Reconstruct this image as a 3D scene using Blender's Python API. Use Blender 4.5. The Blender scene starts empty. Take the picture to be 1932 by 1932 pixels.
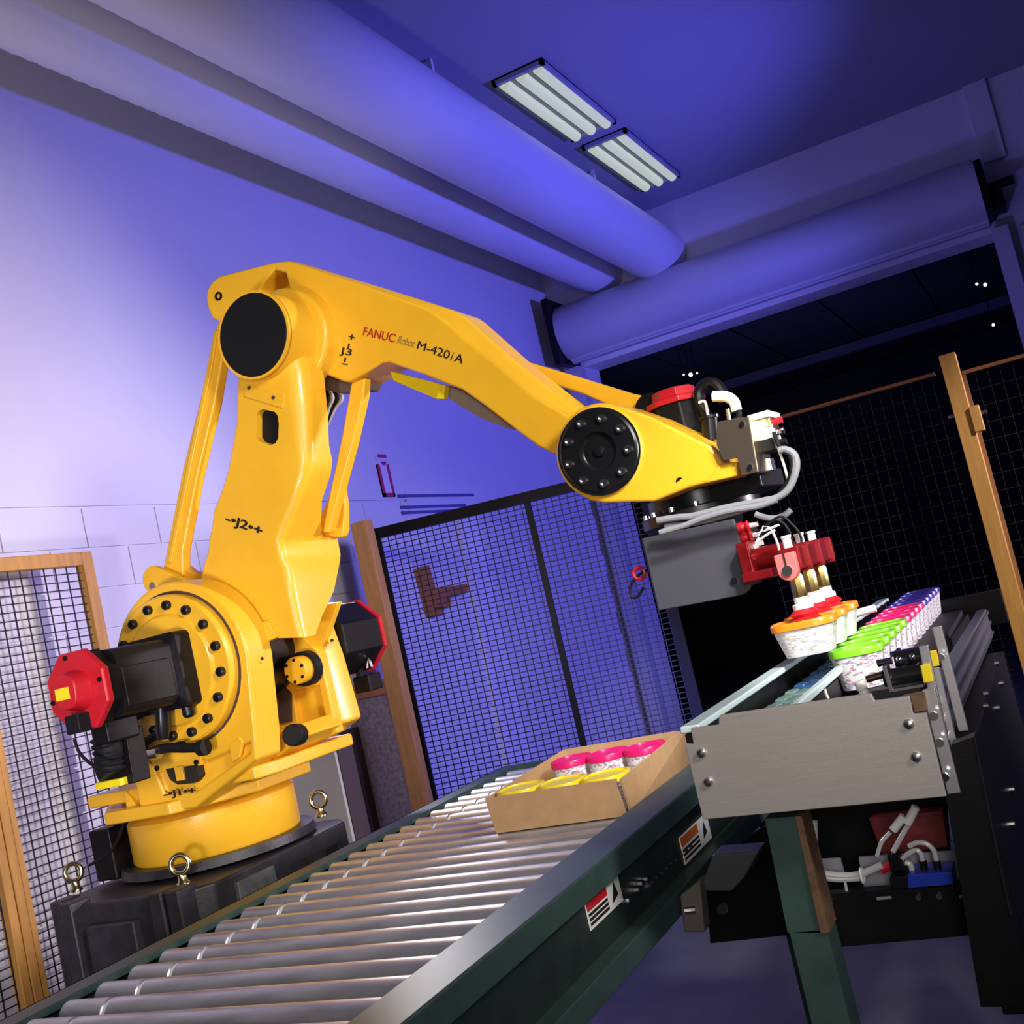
import bpy, bmesh, math, random
import numpy as np
from mathutils import Vector, Matrix
random.seed(7)
SC = bpy.context.scene
COL = SC.collection

# ------------------------------------------------------------------ camera, world, exposure
F = 2100.0
ROLL, PITCH, YAW = (math.radians(a) for a in (13.0, 5.0, -25.6))
CAM = np.array([0.0, 0.0, 1.4])


def cam_axes():
    cy, sy, cp, sp = math.cos(YAW), math.sin(YAW), math.cos(PITCH), math.sin(PITCH)
    fw = np.array([sy * cp, cy * cp, sp])
    r0 = np.array([cy, -sy, 0.0])
    u0 = np.cross(r0, fw)
    c, s = math.cos(ROLL), math.sin(ROLL)
    return np.array([c * r0 - s * u0, -(s * r0 + c * u0), fw])


M3 = cam_axes()
cam = bpy.data.objects.new('camera', bpy.data.cameras.new('camera'))
COL.objects.link(cam)
cam.data.sensor_width = 36.0
cam.data.lens = 36.0 * F / 1932.0
cam.data.clip_start = 0.02
cm = Matrix.Identity(4)
for i in range(3):
    cm[i][0], cm[i][1], cm[i][2], cm[i][3] = M3[0][i], -M3[1][i], -M3[2][i], CAM[i]
cam.matrix_world = cm
SC.camera = cam
SC.view_settings.view_transform = 'Standard'
SC.view_settings.look = 'None'
SC.view_settings.exposure = 0.0
SC.view_settings.gamma = 1.0
SC.view_settings.use_curve_mapping = False
w = bpy.data.worlds.new('world'); SC.world = w; w.use_nodes = True
w.node_tree.nodes['Background'].inputs[0].default_value = (0.02, 0.02, 0.035, 1)
w.node_tree.nodes['Background'].inputs[1].default_value = 0.6


def lamp(name, kind, loc, aim, power, color, size=0.5, angle=60, blend=0.6, sizey=None):
    l = bpy.data.lights.new(name, kind)
    l.energy = power; l.color = color
    if kind == 'AREA':
        l.size = size
        if sizey: l.shape = 'RECTANGLE'; l.size_y = sizey
    else:
        l.shadow_soft_size = size
    if kind == 'SPOT':
        l.spot_size = math.radians(angle); l.spot_blend = blend
    o = bpy.data.objects.new(name, l); COL.objects.link(o)
    o.location = loc
    o.rotation_euler = (Vector(aim) - Vector(loc)).to_track_quat('-Z', 'Y').to_euler()
    return o


BLUE = (0.13, 0.12, 1.0)
WARM = (1.0, 0.95, 0.86)
lamp('key_lamp', 'SPOT', (1.3, 0.5, 2.5), (-1.0, 2.1, 1.6), 300, WARM, 0.30, 50, 0.7)
lamp('fill_lamp', 'SPOT', (0.3, -0.9, 1.7), (-1.35, 2.0, 1.25), 125, WARM, 0.40, 60, 0.9)
lamp('product_spot', 'SPOT', (0.45, 0.9, 2.6), (-0.52, 2.2, 1.3), 210, (1, 0.97, 0.95), 0.10, 28, 0.6)
lamp('post_fill', 'SPOT', (1.2, 1.6, 2.4), (-0.22, 4.05, 1.3), 220, WARM, 0.15, 24, 0.5)  # added spot that brightens the wooden post, no fixture of the room
lamp('wall_spot', 'SPOT', (3.4, 4.7, 1.9), (-3.1, 2.3, 1.6), 1050, (1.0, 0.88, 0.97), 0.15, 38, 1.0)
lamp('wall_front_fill', 'SPOT', (-0.9, -0.5, 1.0), (-3.1, 2.4, 2.2), 200, (0.95, 0.88, 1.0), 0.15, 74, 1.0)  # added fill for the upper left wall, no fixture of the room
lamp('roller_fill', 'SPOT', (-2.12, 2.95, 1.85), (-1.25, 1.7, 1.0), 45, (1, 0.97, 1), 0.06, 60, 0.8)  # added lamp hidden behind the robot for highlights on the rollers
lamp('blue_wall_spot', 'SPOT', (1.6, 5.5, 1.9), (-3.1, 5.8, 2.5), 680, BLUE, 0.10, 88, 0.6)
lamp('blue_back_spot', 'SPOT', (-1.6, 3.6, 0.5), (-1.0, 8.0, 3.2), 110, (0.2, 0.18, 1.0), 0.2, 70, 0.9)

# ------------------------------------------------------------------ points on real planes


def on(x, y, ax, val):
    d = M3.T @ np.array([(x - 966) / F, (y - 966) / F, 1.0])
    t = (val - CAM[ax]) / d[ax]
    return Vector(CAM + t * d)


def PX(x, y, v): return on(x, y, 0, v)
def PY(x, y, v): return on(x, y, 1, v)
def PZ(x, y, v): return on(x, y, 2, v)
def V(*a): return Vector(a)


X, Y, Z = V(1, 0, 0), V(0, 1, 0), V(0, 0, 1)

# ------------------------------------------------------------------ materials


def mat(name, col, rough=0.5, metal=0.0, noise=0.0, nscale=30, bump=0.0, bscale=200, emit=None, estr=0, spec=None, coat=0.0, stretch=None, trans=0.0):
    m = bpy.data.materials.new(name); m.use_nodes = True
    nt = m.node_tree; b = nt.nodes['Principled BSDF']
    b.inputs['Base Color'].default_value = (*col, 1)
    b.inputs['Roughness'].default_value = rough
    b.inputs['Metallic'].default_value = metal
    if spec is not None: b.inputs['Specular IOR Level'].default_value = spec
    if coat: b.inputs['Coat Weight'].default_value = coat; b.inputs['Coat Roughness'].default_value = 0.12
    if trans: b.inputs['Transmission Weight'].default_value = trans
    if emit:
        b.inputs['Emission Color'].default_value = (*emit, 1); b.inputs['Emission Strength'].default_value = estr
    if noise or bump:
        tc = nt.nodes.new('ShaderNodeTexCoord'); mp = nt.nodes.new('ShaderNodeMapping')
        nt.links.new(tc.outputs['Object'], mp.inputs[0])
        if stretch: mp.inputs['Scale'].default_value = stretch
    if noise:
        n = nt.nodes.new('ShaderNodeTexNoise'); n.inputs['Scale'].default_value = nscale; n.inputs['Detail'].default_value = 6
        nt.links.new(mp.outputs[0], n.inputs['Vector'])
        r = nt.nodes.new('ShaderNodeValToRGB')
        r.color_ramp.elements[0].position = 0.3; r.color_ramp.elements[1].position = 0.7
        r.color_ramp.elements[0].color = (*[max(0, c * (1 - noise)) for c in col], 1)
        r.color_ramp.elements[1].color = (*[min(1, c * (1 + noise)) for c in col], 1)
        nt.links.new(n.outputs['Fac'], r.inputs[0]); nt.links.new(r.outputs[0], b.inputs['Base Color'])
    if bump:
        n = nt.nodes.new('ShaderNodeTexNoise'); n.inputs['Scale'].default_value = bscale; n.inputs['Detail'].default_value = 3
        nt.links.new(mp.outputs[0], n.inputs['Vector'])
        bp = nt.nodes.new('ShaderNodeBump'); bp.inputs['Strength'].default_value = bump; bp.inputs['Distance'].default_value = 0.002
        nt.links.new(n.outputs['Fac'], bp.inputs['Height']); nt.links.new(bp.outputs[0], b.inputs['Normal'])
    return m


def print_mat(name, base, inks, cells=170, rough=0.35):
    """white label with fine unreadable print: rows of little coloured dashes"""
    m = mat(name, base, rough); nt = m.node_tree; b = nt.nodes['Principled BSDF']
    tc = nt.nodes.new('ShaderNodeTexCoord'); mp = nt.nodes.new('ShaderNodeMapping')
    mp.inputs['Scale'].default_value = (cells, cells, cells * 2.4)
    nt.links.new(tc.outputs['Object'], mp.inputs[0])
    v = nt.nodes.new('ShaderNodeTexVoronoi'); v.inputs['Scale'].default_value = 1.0; v.distance = 'CHEBYCHEV'
    nt.links.new(mp.outputs[0], v.inputs['Vector'])
    n = nt.nodes.new('ShaderNodeTexNoise'); n.inputs['Scale'].default_value = 0.3; n.inputs['Detail'].default_value = 1
    nt.links.new(mp.outputs[0], n.inputs['Vector'])
    ramp = nt.nodes.new('ShaderNodeValToRGB'); ramp.color_ramp.interpolation = 'CONSTANT'
    el = ramp.color_ramp.elements
    el[0].position = 0; el[0].color = (*base, 1)
    el[1].position = 0.56; el[1].color = (*inks[0], 1)
    for i, c in enumerate(inks[1:]):
        e = el.new(0.72 + 0.12 * i); e.color = (*c, 1)
    sep = nt.nodes.new('ShaderNodeSeparateColor'); nt.links.new(v.outputs['Color'], sep.inputs[0])
    nt.links.new(sep.outputs[0], ramp.inputs[0])
    mx = nt.nodes.new('ShaderNodeMix'); mx.data_type = 'RGBA'
    gt = nt.nodes.new('ShaderNodeMath'); gt.operation = 'GREATER_THAN'; gt.inputs[1].default_value = 0.45
    nt.links.new(n.outputs['Fac'], gt.inputs[0]); nt.links.new(gt.outputs[0], mx.inputs['Factor'])
    mx.inputs['A'].default_value = (*base, 1); nt.links.new(ramp.outputs[0], mx.inputs['B'])
    nt.links.new(mx.outputs['Result'], b.inputs['Base Color'])
    return m


YEL = mat('robot_yellow', (0.90, 0.48, 0.022), 0.38, 0, 0.05, 9, 0.12, 160, coat=0.25)
YEL2 = mat('bright_yellow', (0.9, 0.72, 0.01), 0.4)
BLK = mat('black_paint', (0.006, 0.0055, 0.007), 0.42, 0, 0.2, 20, 0.1, 200, spec=0.2)
RUB = mat('black_rubber', (0.008, 0.008, 0.010), 0.6, spec=0.2)
STEELB = mat('blackened_steel', (0.02, 0.02, 0.024), 0.3, 0.6)
RED = mat('red_paint', (0.52, 0.010, 0.022), 0.38)
REDD = mat('red_anodised', (0.25, 0.008, 0.012), 0.28, 0.4)
REDL = mat('pale_red_anodised', (0.8, 0.2, 0.2), 0.4, 0.2)
GREYP = mat('grey_cover', (0.075, 0.075, 0.10), 0.5, 0.2)
CAST = mat('dark_cast_iron', (0.028, 0.026, 0.032), 0.45, 0.1, 0.3, 25, 0.35, 90)
STEEL = mat('steel', (0.62, 0.60, 0.60), 0.25, 1.0)
CHROME = mat('bright_steel', (0.8, 0.8, 0.82), 0.14, 1.0)
BRASS = mat('brass', (0.75, 0.55, 0.2), 0.25, 1.0)
ZINC = mat('yellow_zinc', (0.72, 0.62, 0.36), 0.22, 1.0)
PLATE = mat('brushed_plate', (0.50, 0.45, 0.44), 0.42, 0.6, 0.05, 6, 0.15, 60, stretch=(2, 2, 60))
ROLL = mat('galvanised_roller', (0.60, 0.60, 0.64), 0.38, 0.8, 0.25, 14, 0.1, 90, stretch=(0.6, 3, 3))
WHITE = mat('white_plastic', (0.85, 0.85, 0.86), 0.35)
GREEN = mat('conveyor_green', (0.045, 0.085, 0.08), 0.42, 0.1, 0.15, 20)
GREEND = mat('conveyor_green_dark', (0.02, 0.035, 0.035), 0.5, 0.2, 0.2, 20)
WOOD = mat('wood_post', (0.56, 0.27, 0.055), 0.55, 0, 0.16, 9, 0.1, 60, stretch=(6, 6, 0.7))
WOODD = mat('wood_rail', (0.42, 0.16, 0.045), 0.55, 0, 0.16, 9, stretch=(0.8, 6, 6))
PBOARD = mat('particle_board', (0.30, 0.24, 0.22), 0.8, 0, 0.35, 55, 0.3, 90)
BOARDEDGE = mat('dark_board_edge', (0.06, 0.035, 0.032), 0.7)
CABG = mat('cabinet_grey', (0.55, 0.55, 0.53), 0.5)
CARD = mat('cardboard', (0.50, 0.30, 0.155), 0.8, 0, 0.08, 40, 0.1, 120)
WALL = mat('wall_paint', (0.72, 0.70, 0.74), 0.55, 0, 0.02, 3, 0.1, 60)
CEIL = mat('ceiling_paint', (0.34, 0.34, 0.42), 0.8)
DUCT = mat('duct_skin', (0.72, 0.72, 0.76), 0.5)
FLOOR = mat('concrete_floor', (0.2, 0.2, 0.21), 0.45, 0, 0.2, 4, 0.1, 30)
DOORP = mat('door_paint', (0.5, 0.5, 0.58), 0.45)
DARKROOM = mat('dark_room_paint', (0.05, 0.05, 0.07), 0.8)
MESHB = mat('black_wire', (0.012, 0.012, 0.02), 0.5, 0.3)
LITE = mat('lamp_tube', (0.3, 0.32, 0.25), 0.4, emit=(0.76, 0.85, 0.60), estr=0.55)
LFRAME = mat('lamp_frame', (0.3, 0.3, 0.42), 0.5)
STARL = mat('tiny_lamp', (1, 1, 1), 0.4, emit=(0.75, 0.8, 1.0), estr=2.0)
REDSIGN = mat('sign_red', (0.5, 0.03, 0.12), 0.6)
PALESIGN = mat('sign_pale', (0.75, 0.68, 0.8), 0.6)
PINK = mat('pink_lid', (0.78, 0.012, 0.16), 0.3)
YLID = mat('yellow_lid', (0.9, 0.70, 0.02), 0.3)
GLID = mat('green_lid', (0.22, 0.62, 0.02), 0.3)
BLID = mat('blue_lid', (0.055, 0.035, 0.42), 0.3)
OLID = mat('orange_lid', (0.9, 0.27, 0.015), 0.3)
LABEL = print_mat('tub_print', (0.8, 0.79, 0.81), [(0.45, 0.4, 0.55), (0.3, 0.28, 0.36), (0.55, 0.25, 0.3)])
LABELW = print_mat('tub_print_pale', (0.84, 0.84, 0.84), [(0.72, 0.66, 0.8), (0.7, 0.62, 0.45), (0.5, 0.48, 0.55)])
RAILB = mat('glossy_rail', (0.70, 0.88, 0.95), 0.2, 0.1)
BELTB = mat('blue_belt', (0.03, 0.09, 0.22), 0.22, 0.2)
BELTG = mat('green_belt', (0.14, 0.24, 0.22), 0.3, 0.1)
TUBE = mat('clear_tube', (0.62, 0.62, 0.66), 0.25)
GREYTUBE = mat('grey_hose', (0.27, 0.28, 0.31), 0.28)
BRKT = mat('bronze_bracket', (0.085, 0.065, 0.05), 0.42, 0.5)
BLUEV = mat('blue_valve', (0.02, 0.05, 0.5), 0.3)
BACKP = mat('grey_backplate', (0.30, 0.29, 0.36), 0.5, 0.2, 0.1, 20)
ORANGE = mat('label_orange', (0.5, 0.12, 0.02), 0.5)
LBLK = mat('label_black', (0.01, 0.01, 0.01), 0.5)
LRED = mat('letter_red', (0.45, 0.008, 0.02), 0.5)
LGREY = mat('letter_grey', (0.35, 0.24, 0.05), 0.5)
RUST = mat('rusty_edge', (0.16, 0.09, 0.05), 0.7, 0.2, 0.4, 40)

# ------------------------------------------------------------------ mesh builder
ORG = {}


def frame_from(axis):
    a = Vector(axis).normalized()
    h = Z if abs(a.z) < 0.9 else X
    u = a.cross(h).normalized(); v = a.cross(u).normalized()
    return a, u, v


class MB:
    def __init__(s): s.v = []; s.f = []

    def add(s, vs, fs):
        o = len(s.v); s.v += [Vector(p) for p in vs]; s.f += [[i + o for i in f] for f in fs]; return s

    def hexa(s, p):
        return s.add(p, [(0, 1, 2, 3), (4, 7, 6, 5), (0, 4, 5, 1), (1, 5, 6, 2), (2, 6, 7, 3), (3, 7, 4, 0)])

    def box(s, lo, hi):
        a, b = Vector(lo), Vector(hi)
        return s.hexa([(a.x, a.y, a.z), (b.x, a.y, a.z), (b.x, b.y, a.z), (a.x, b.y, a.z), (a.x, a.y, b.z), (b.x, a.y, b.z), (b.x, b.y, b.z), (a.x, b.y, b.z)])

    def bar(s, p0, p1, wu, wv, up=Z):
        p0, p1, up = Vector(p0), Vector(p1), Vector(up); d = (p1 - p0).normalized()
        u = d.cross(up).normalized() * wu / 2; v = d.cross(u).normalized() * wv / 2
        return s.hexa([p0 - u - v, p0 + u - v, p0 + u + v, p0 - u + v, p1 - u - v, p1 + u - v, p1 + u + v, p1 - u + v])

    def prism(s, poly, vec):
        n = len(poly); vec = Vector(vec); p = [Vector(q) for q in poly]
        return s.add(p + [q + vec for q in p], [list(range(n))[::-1], list(range(n, 2 * n))] + [(i, (i + 1) % n, n + (i + 1) % n, n + i) for i in range(n)])

    def loft(s, rings):
        n = len(rings[0]); vs = [p for r in rings for p in r]; fs = [list(range(n))[::-1], list(range((len(rings) - 1) * n, len(rings) * n))]
        for k in range(len(rings) - 1):
            for i in range(n):
                j = (i + 1) % n
                fs.append((k * n + i, k * n + j, (k + 1) * n + j, (k + 1) * n + i))
        return s.add(vs, fs)

    def lathe(s, c, axis, prof, n=32, a0=0.0):
        """closed solid from (r, h) profile; r=0 allowed at the ends"""
        a, u, v = frame_from(axis); c = Vector(c); rings = []
        for r, h in prof:
            r = max(r, 1e-5)
            rings.append([c + a * h + (u * math.cos(a0 + 2 * math.pi * i / n) + v * math.sin(a0 + 2 * math.pi * i / n)) * r for i in range(n)])
        return s.loft(rings)

    def cyl(s, p0, p1, r, n=24, r1=None, a0=0.0):
        p0, p1 = Vector(p0), Vector(p1)
        return s.lathe(p0, p1 - p0, [(r, 0), (r if r1 is None else r1, (p1 - p0).length)], n, a0)

    def torus(s, c, axis, R, r, n=32, m=10):
        a, u, v = frame_from(axis); c = Vector(c); vs = []; fs = []
        for i in range(n):
            t = 2 * math.pi * i / n; d = u * math.cos(t) + v * math.sin(t)
            for j in range(m):
                q = 2 * math.pi * j / m
                vs.append(c + d * (R + r * math.cos(q)) + a * r * math.sin(q))
        for i in range(n):
            for j in range(m):
                fs.append((i * m + j, ((i + 1) % n) * m + j, ((i + 1) % n) * m + (j + 1) % m, i * m + (j + 1) % m))
        return s.add(vs, fs)

    def ring(s, c, axis, r0, r1, h0, h1, n=48):
        a, u, v = frame_from(axis); c = Vector(c); vs = []; fs = []
        for i in range(n):
            t = 2 * math.pi * i / n; d = u * math.cos(t) + v * math.sin(t)
            vs += [c + d * r0 + a * h0, c + d * r1 + a * h0, c + d * r1 + a * h1, c + d * r0 + a * h1]
        for i in range(n):
            j = (i + 1) % n
            for k in range(4):
                fs.append((i * 4 + k, j * 4 + k, j * 4 + (k + 1) % 4, i * 4 + (k + 1) % 4))
        return s.add(vs, fs)

    def tube(s, pts, r, n=8, sub=6, smooth=True):
        p = [Vector(q) for q in pts]
        if smooth and len(p) > 2:
            q = [p[0] * 2 - p[1]] + p + [p[-1] * 2 - p[-2]]; out = []
            for i in range(1, len(q) - 2):
                for k in range(sub):
                    t = k / sub; a, b, c, d = q[i - 1], q[i], q[i + 1], q[i + 2]
                    out.append(0.5 * ((2 * b) + (c - a) * t + (2 * a - 5 * b + 4 * c - d) * t * t + (3 * b - a - 3 * c + d) * t ** 3))
            p = out + [p[-1]]
        rings = []; u = None
        for i, c in enumerate(p):
            d = (p[min(i + 1, len(p) - 1)] - p[max(i - 1, 0)]).normalized()
            if u is None: _, u, _ = frame_from(d)
            u = (u - d * u.dot(d)).normalized(); v = d.cross(u)
            rings.append([c + (u * math.cos(2 * math.pi * k / n) + v * math.sin(2 * math.pi * k / n)) * r for k in range(n)])
        return s.loft(rings)

    def sphere(s, c, r, n=16, m=8):
        return s.lathe(c, Z, [(r * math.sin(math.pi * i / m), -r * math.cos(math.pi * i / m)) for i in range(m + 1)], n)

    def mesh(s, name, org):
        me = bpy.data.meshes.new(name)
        me.from_pydata([tuple(p - org) for p in s.v], [], s.f)
        bm = bmesh.new(); bm.from_mesh(me)
        bmesh.ops.recalc_face_normals(bm, faces=bm.faces)
        bm.to_mesh(me); bm.free()
        return me

    def build(s, name, m, parent=None, bevel=0.0, seg=2, ang=35, kind=None, origin=None):
        if origin is None:
            if parent is not None: origin = ORG[parent.name]
            else:
                lo = [min(p[i] for p in s.v) for i in range(3)]; hi = [max(p[i] for p in s.v) for i in range(3)]
                origin = V((lo[0] + hi[0]) / 2, (lo[1] + hi[1]) / 2, lo[2])
        me = s.mesh(name, origin)
        me.materials.append(m)
        o = bpy.data.objects.new(name, me); COL.objects.link(o)
        finish(o, bevel, seg, ang)
        if parent is not None: o.parent = parent
        else: o.location = origin
        ORG[o.name] = Vector(origin)
        if kind: o['kind'] = kind
        return o


def finish(o, bevel=0, seg=2, ang=35):
    me = o.data
    for p in me.polygons: p.use_smooth = True
    me.set_sharp_from_angle(angle=math.radians(ang))
    if bevel:
        b = o.modifiers.new('bevel', 'BEVEL'); b.width = bevel; b.segments = seg; b.limit_method = 'ANGLE'; b.angle_limit = math.radians(30)
        b.harden_normals = True


def cut(o, mb):
    """real openings: subtract a builder's solid from an object's mesh"""
    org = ORG[o.name]
    me = mb.mesh('cutter', org); c = bpy.data.objects.new('cutter', me); COL.objects.link(c)
    c.location = o.matrix_world.translation if False else (0, 0, 0)
    t = bpy.data.objects.new('tmp', o.data.copy()); COL.objects.link(t)
    md = t.modifiers.new('b', 'BOOLEAN'); md.operation = 'DIFFERENCE'; md.object = c; md.solver = 'EXACT'
    dg = bpy.context.evaluated_depsgraph_get(); dg.update()
    nm = bpy.data.meshes.new_from_object(t.evaluated_get(dg))
    old = o.data; mt = old.materials[0]; nm.name = o.name
    o.data = nm
    if not nm.materials: nm.materials.append(mt)
    for x in (t, c): bpy.data.objects.remove(x)
    for p in o.data.polygons: p.use_smooth = True
    o.data.set_sharp_from_angle(angle=math.radians(35))


def thing(name, label, cat, loc, group=None):
    o = bpy.data.objects.new(name, None); COL.objects.link(o); o.empty_display_size = 0.05
    o.location = loc; o['label'] = label; o['category'] = cat
    if group: o['group'] = group
    ORG[o.name] = Vector(loc); return o


def tag(o, label, cat, group=None):
    o['label'] = label; o['category'] = cat
    if group: o['group'] = group
    return o


def structure(o): o['kind'] = 'structure'; return o


def copy_tree(o, parent=None):
    c = o.copy(); COL.objects.link(c); c.parent = parent
    for ch in [x for x in bpy.data.objects if x.parent == o]: copy_tree(ch, c)
    return c


def arc(c, r, a0, a1, n):
    return [Vector(c) + V(r * math.cos(math.radians(a0 + (a1 - a0) * i / n)), 0, r * math.sin(math.radians(a0 + (a1 - a0) * i / n))) for i in range(n + 1)]


def lettering(txt, p0, p1, height, m, parent, name='lettering', lean=0.0, off=0.0012, weight=0.0):
    """flat raised lettering on a face that looks towards -y"""
    cu = bpy.data.curves.new(name, 'FONT'); cu.body = txt; cu.extrude = 0.02; cu.shear = lean; cu.offset = weight
    o = bpy.data.objects.new(name, cu); COL.objects.link(o); cu.materials.append(m)
    bpy.context.view_layer.update()
    wd = max(o.dimensions.x, 1e-4); d = p1 - p0; L = d.length
    dx = d.normalized(); dy = V(0, -1, 0); up = dy.cross(dx) * 1.0
    if up.z < 0: up = -up
    sx = L / wd; sy = height / 0.7
    mt = Matrix.Identity(4)
    for i in range(3):
        mt[i][0] = dx[i] * sx; mt[i][1] = up[i] * sy; mt[i][2] = dy[i] * 0.03
        mt[i][3] = p0[i] + dy[i] * off
    me = bpy.data.meshes.new_from_object(o.evaluated_get(bpy.context.evaluated_depsgraph_get()))
    bpy.data.objects.remove(o)
    me.transform(mt); org = ORG[parent.name]; me.transform(Matrix.Translation(-org))
    o = bpy.data.objects.new(name, me); COL.objects.link(o); o.parent = parent; ORG[o.name] = org
    return o


# ================================================================== THE ROOM
XW, YF, ZC = -3.1, 7.95, 4.08
YH = 7.75
structure(MB().box((-8, -3, -0.1), (6, 16, 0)).build('floor', FLOOR))
structure(MB().box((XW - 0.3, -3, ZC), (6, YF + 0.3, ZC + 0.1)).build('ceiling', CEIL))
wl = structure(MB().box((XW - 0.3, -3, 0), (XW - 0.012, YF + 0.3, ZC)).build('wall_left', WALL))
# smooth painted upper wall stands flush with the block faces
MB().box((XW - 0.012, -3, 2.125), (XW, YF, ZC)).build('plaster', WALL, wl)
bme = None
ROWH, BL = 0.15, 0.365
for r in range(14):
    z1 = 2.115 - r * ROWH; z0 = z1 - ROWH + 0.006
    off = 0.0 if r % 2 == 0 else -0.175
    for k in range(-3, 14):
        y0 = 2.946 + off + k * BL
        if y0 + BL > YF: continue
        if bme is None:
            bo = MB().box((XW - 0.014, y0 + 0.003, z0), (XW, y0 + BL - 0.003, z1)).build('block', WALL, wl, origin=V(XW, y0, z0))
            bme = bo.data
        else:
            bo = bpy.data.objects.new('block', bme); COL.objects.link(bo)
        bo.parent = wl; bo.location = V(XW, y0, z0) - ORG[wl.name]
# far wall with the doorway
DX0, DX1, DZ = -2.93, 0.035, 3.1
structure(MB().box((XW, YF, 0), (DX0, YF + 0.3, ZC)).box((DX0, YF, DZ), (DX1, YF + 0.3, ZC)).box((DX1, YF, 0), (4, YF + 0.3, ZC)).build('wall_far', WALL))
# roll-up door: hood, side rails, bottom bar, end brackets
c0, c1 = PY(1043, 586, YH), PY(1801, 304, YH)
rd = structure(MB().box((DX0, YH - 0.02, 3.105), (DX1, YH + 0.02, 3.16)).build('door_1', DOORP))
prof = []
for i in range(15):
    a = math.radians(-75 + 190 * i / 14)
    prof.append((YH + 0.03 - 0.225 * math.cos(a), 3.345 + 0.215 * math.sin(a)))
hood = [V(DX0 - 0.02, y, z) for y, z in prof] + [V(DX0 - 0.02, YF, 3.55), V(DX0 - 0.02, YF, 3.14)]
MB().prism(hood, (DX1 - DX0 + 0.02, 0, 0)).build('door_hood', DOORP, rd)
MB().cyl((DX0, YH - 0.03, 3.135), (DX1, YH - 0.03, 3.135), 0.018, 12).build('bottom_bar', DOORP, rd)
MB().box((DX0 - 0.07, YH - 0.2, 3.1), (DX0 - 0.025, YF, 3.6)).build('end_bracket', BLK, rd)
MB().box((DX1, YH - 0.16, 3.17), (DX1 + 0.045, YF, 3.5)).box((DX1 + 0.04, YH - 0.05, 3.2), (DX1 + 0.12, YF, 3.3)).cyl((DX1, YH, 3.345), (DX1 + 0.2, YH, 3.345), 0.03, 12).build('end_bracket', BLK, rd)
MB().box((DX1, YF - 0.12, 0), (DX1 + 0.10, YF, 3.1)).build('guide_rail', DOORP, rd)
MB().box((DX1 + 0.16, YF - 0.05, 0), (DX1 + 0.22, YF, 3.08)).build('guide_rail', DOORP, rd)
MB().box((DX0 - 0.11, YF - 0.12, 0), (DX0, YF, 3.1)).build('guide_rail', DOORP, rd)
structure(MB().box((DX1 + 0.27, YF - 0.08, 0), (DX1 + 0.62, YF, 3.1)).build('trim_1', WALL))
structure(MB().box((DX1 + 0.06, YF - 0.04, 3.55), (DX1 + 0.20, YF, ZC)).build('trim_2', WALL))
# dark room beyond the doorway
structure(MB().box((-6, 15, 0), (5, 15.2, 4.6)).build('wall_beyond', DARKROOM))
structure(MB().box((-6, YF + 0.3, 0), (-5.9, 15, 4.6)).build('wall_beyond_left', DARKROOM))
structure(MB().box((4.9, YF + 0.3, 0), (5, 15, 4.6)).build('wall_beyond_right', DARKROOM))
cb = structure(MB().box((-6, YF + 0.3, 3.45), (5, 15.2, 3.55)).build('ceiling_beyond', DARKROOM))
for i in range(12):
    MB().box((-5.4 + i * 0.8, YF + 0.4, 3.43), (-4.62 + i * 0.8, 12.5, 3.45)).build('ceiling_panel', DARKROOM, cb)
tag(MB().bar((-3.4, 12.6, 3.37), (2.5, 12.6, 3.37), 0.14, 0.10).build('roof_beam', mat('beam_paint', (0.12, 0.12, 0.22), 0.6)), 'dim steel roof beam crossing the dark room beyond the roll-up door', 'beam')
for i, (x, y, r, lb) in enumerate([(1303, 707, .018, 'small bright ceiling lamp seen through the doorway above the wrist motor'), (1290, 707, .009, 'faint tiny lamp just left of the brightest one through the doorway'), (1315, 704, .009, 'faint tiny lamp just right of the brightest one through the doorway'),
                                  (1843, 536, .011, 'tiny pale lamp high in the doorway beside the right guide rail'), (1859, 537, .014, 'brighter tiny lamp touching the right guide rail of the doorway'), (1874, 613, .011, 'lower faint tiny lamp near the right guide rail of the doorway')]):
    p = PY(x, y, 9.0)
    t = thing('pendant_lamp', lb, 'lamp', (p.x, p.y, p.z - r), 'tiny lamps in the dark room')
    MB().sphere(p, r, 12, 6).build('bulb', STARL, t)
    MB().cyl(p + Z * r * 0.8, (p.x, p.y, 3.44), 0.004, 6).build('cord', BLK, t)
lamp('beyond_fill', 'SPOT', (-2.0, 8.6, 0.8), (-2.0, 10.9, 3.45), 60, (0.25, 0.3, 1), 0.3, 75, 1.0)  # added blue light to lift the ceiling beyond, no fitting there

# ducts
def duct(x, z, r, lb):
    prof = []
    y = -2.0; n = int((YF - y) / 0.035)
    for i in range(n + 1):
        prof.append((r + (0.0035 if i % 2 else 0), (YF - y) * i / n))
    t = thing('air_duct', lb, 'duct', (x, 3.0, z - r), 'round ducts under the ceiling')
    MB().lathe((x, y, z), Y, prof, 48).build('spiral_pipe', DUCT, t, ang=80)
    for yy in (0.5, 2.6, 4.7, 6.8):
        MB().box((x - 0.012, yy - 0.012, z + r - 0.005), (x + 0.012, yy + 0.012, ZC)).build('hanger', DUCT, t)
duct(-2.14, 3.71, 0.1995, 'wide spiral air duct beside the ceiling light')
duct(-2.61, 3.73, 0.159, 'spiral air duct nearer the left wall')
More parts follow.
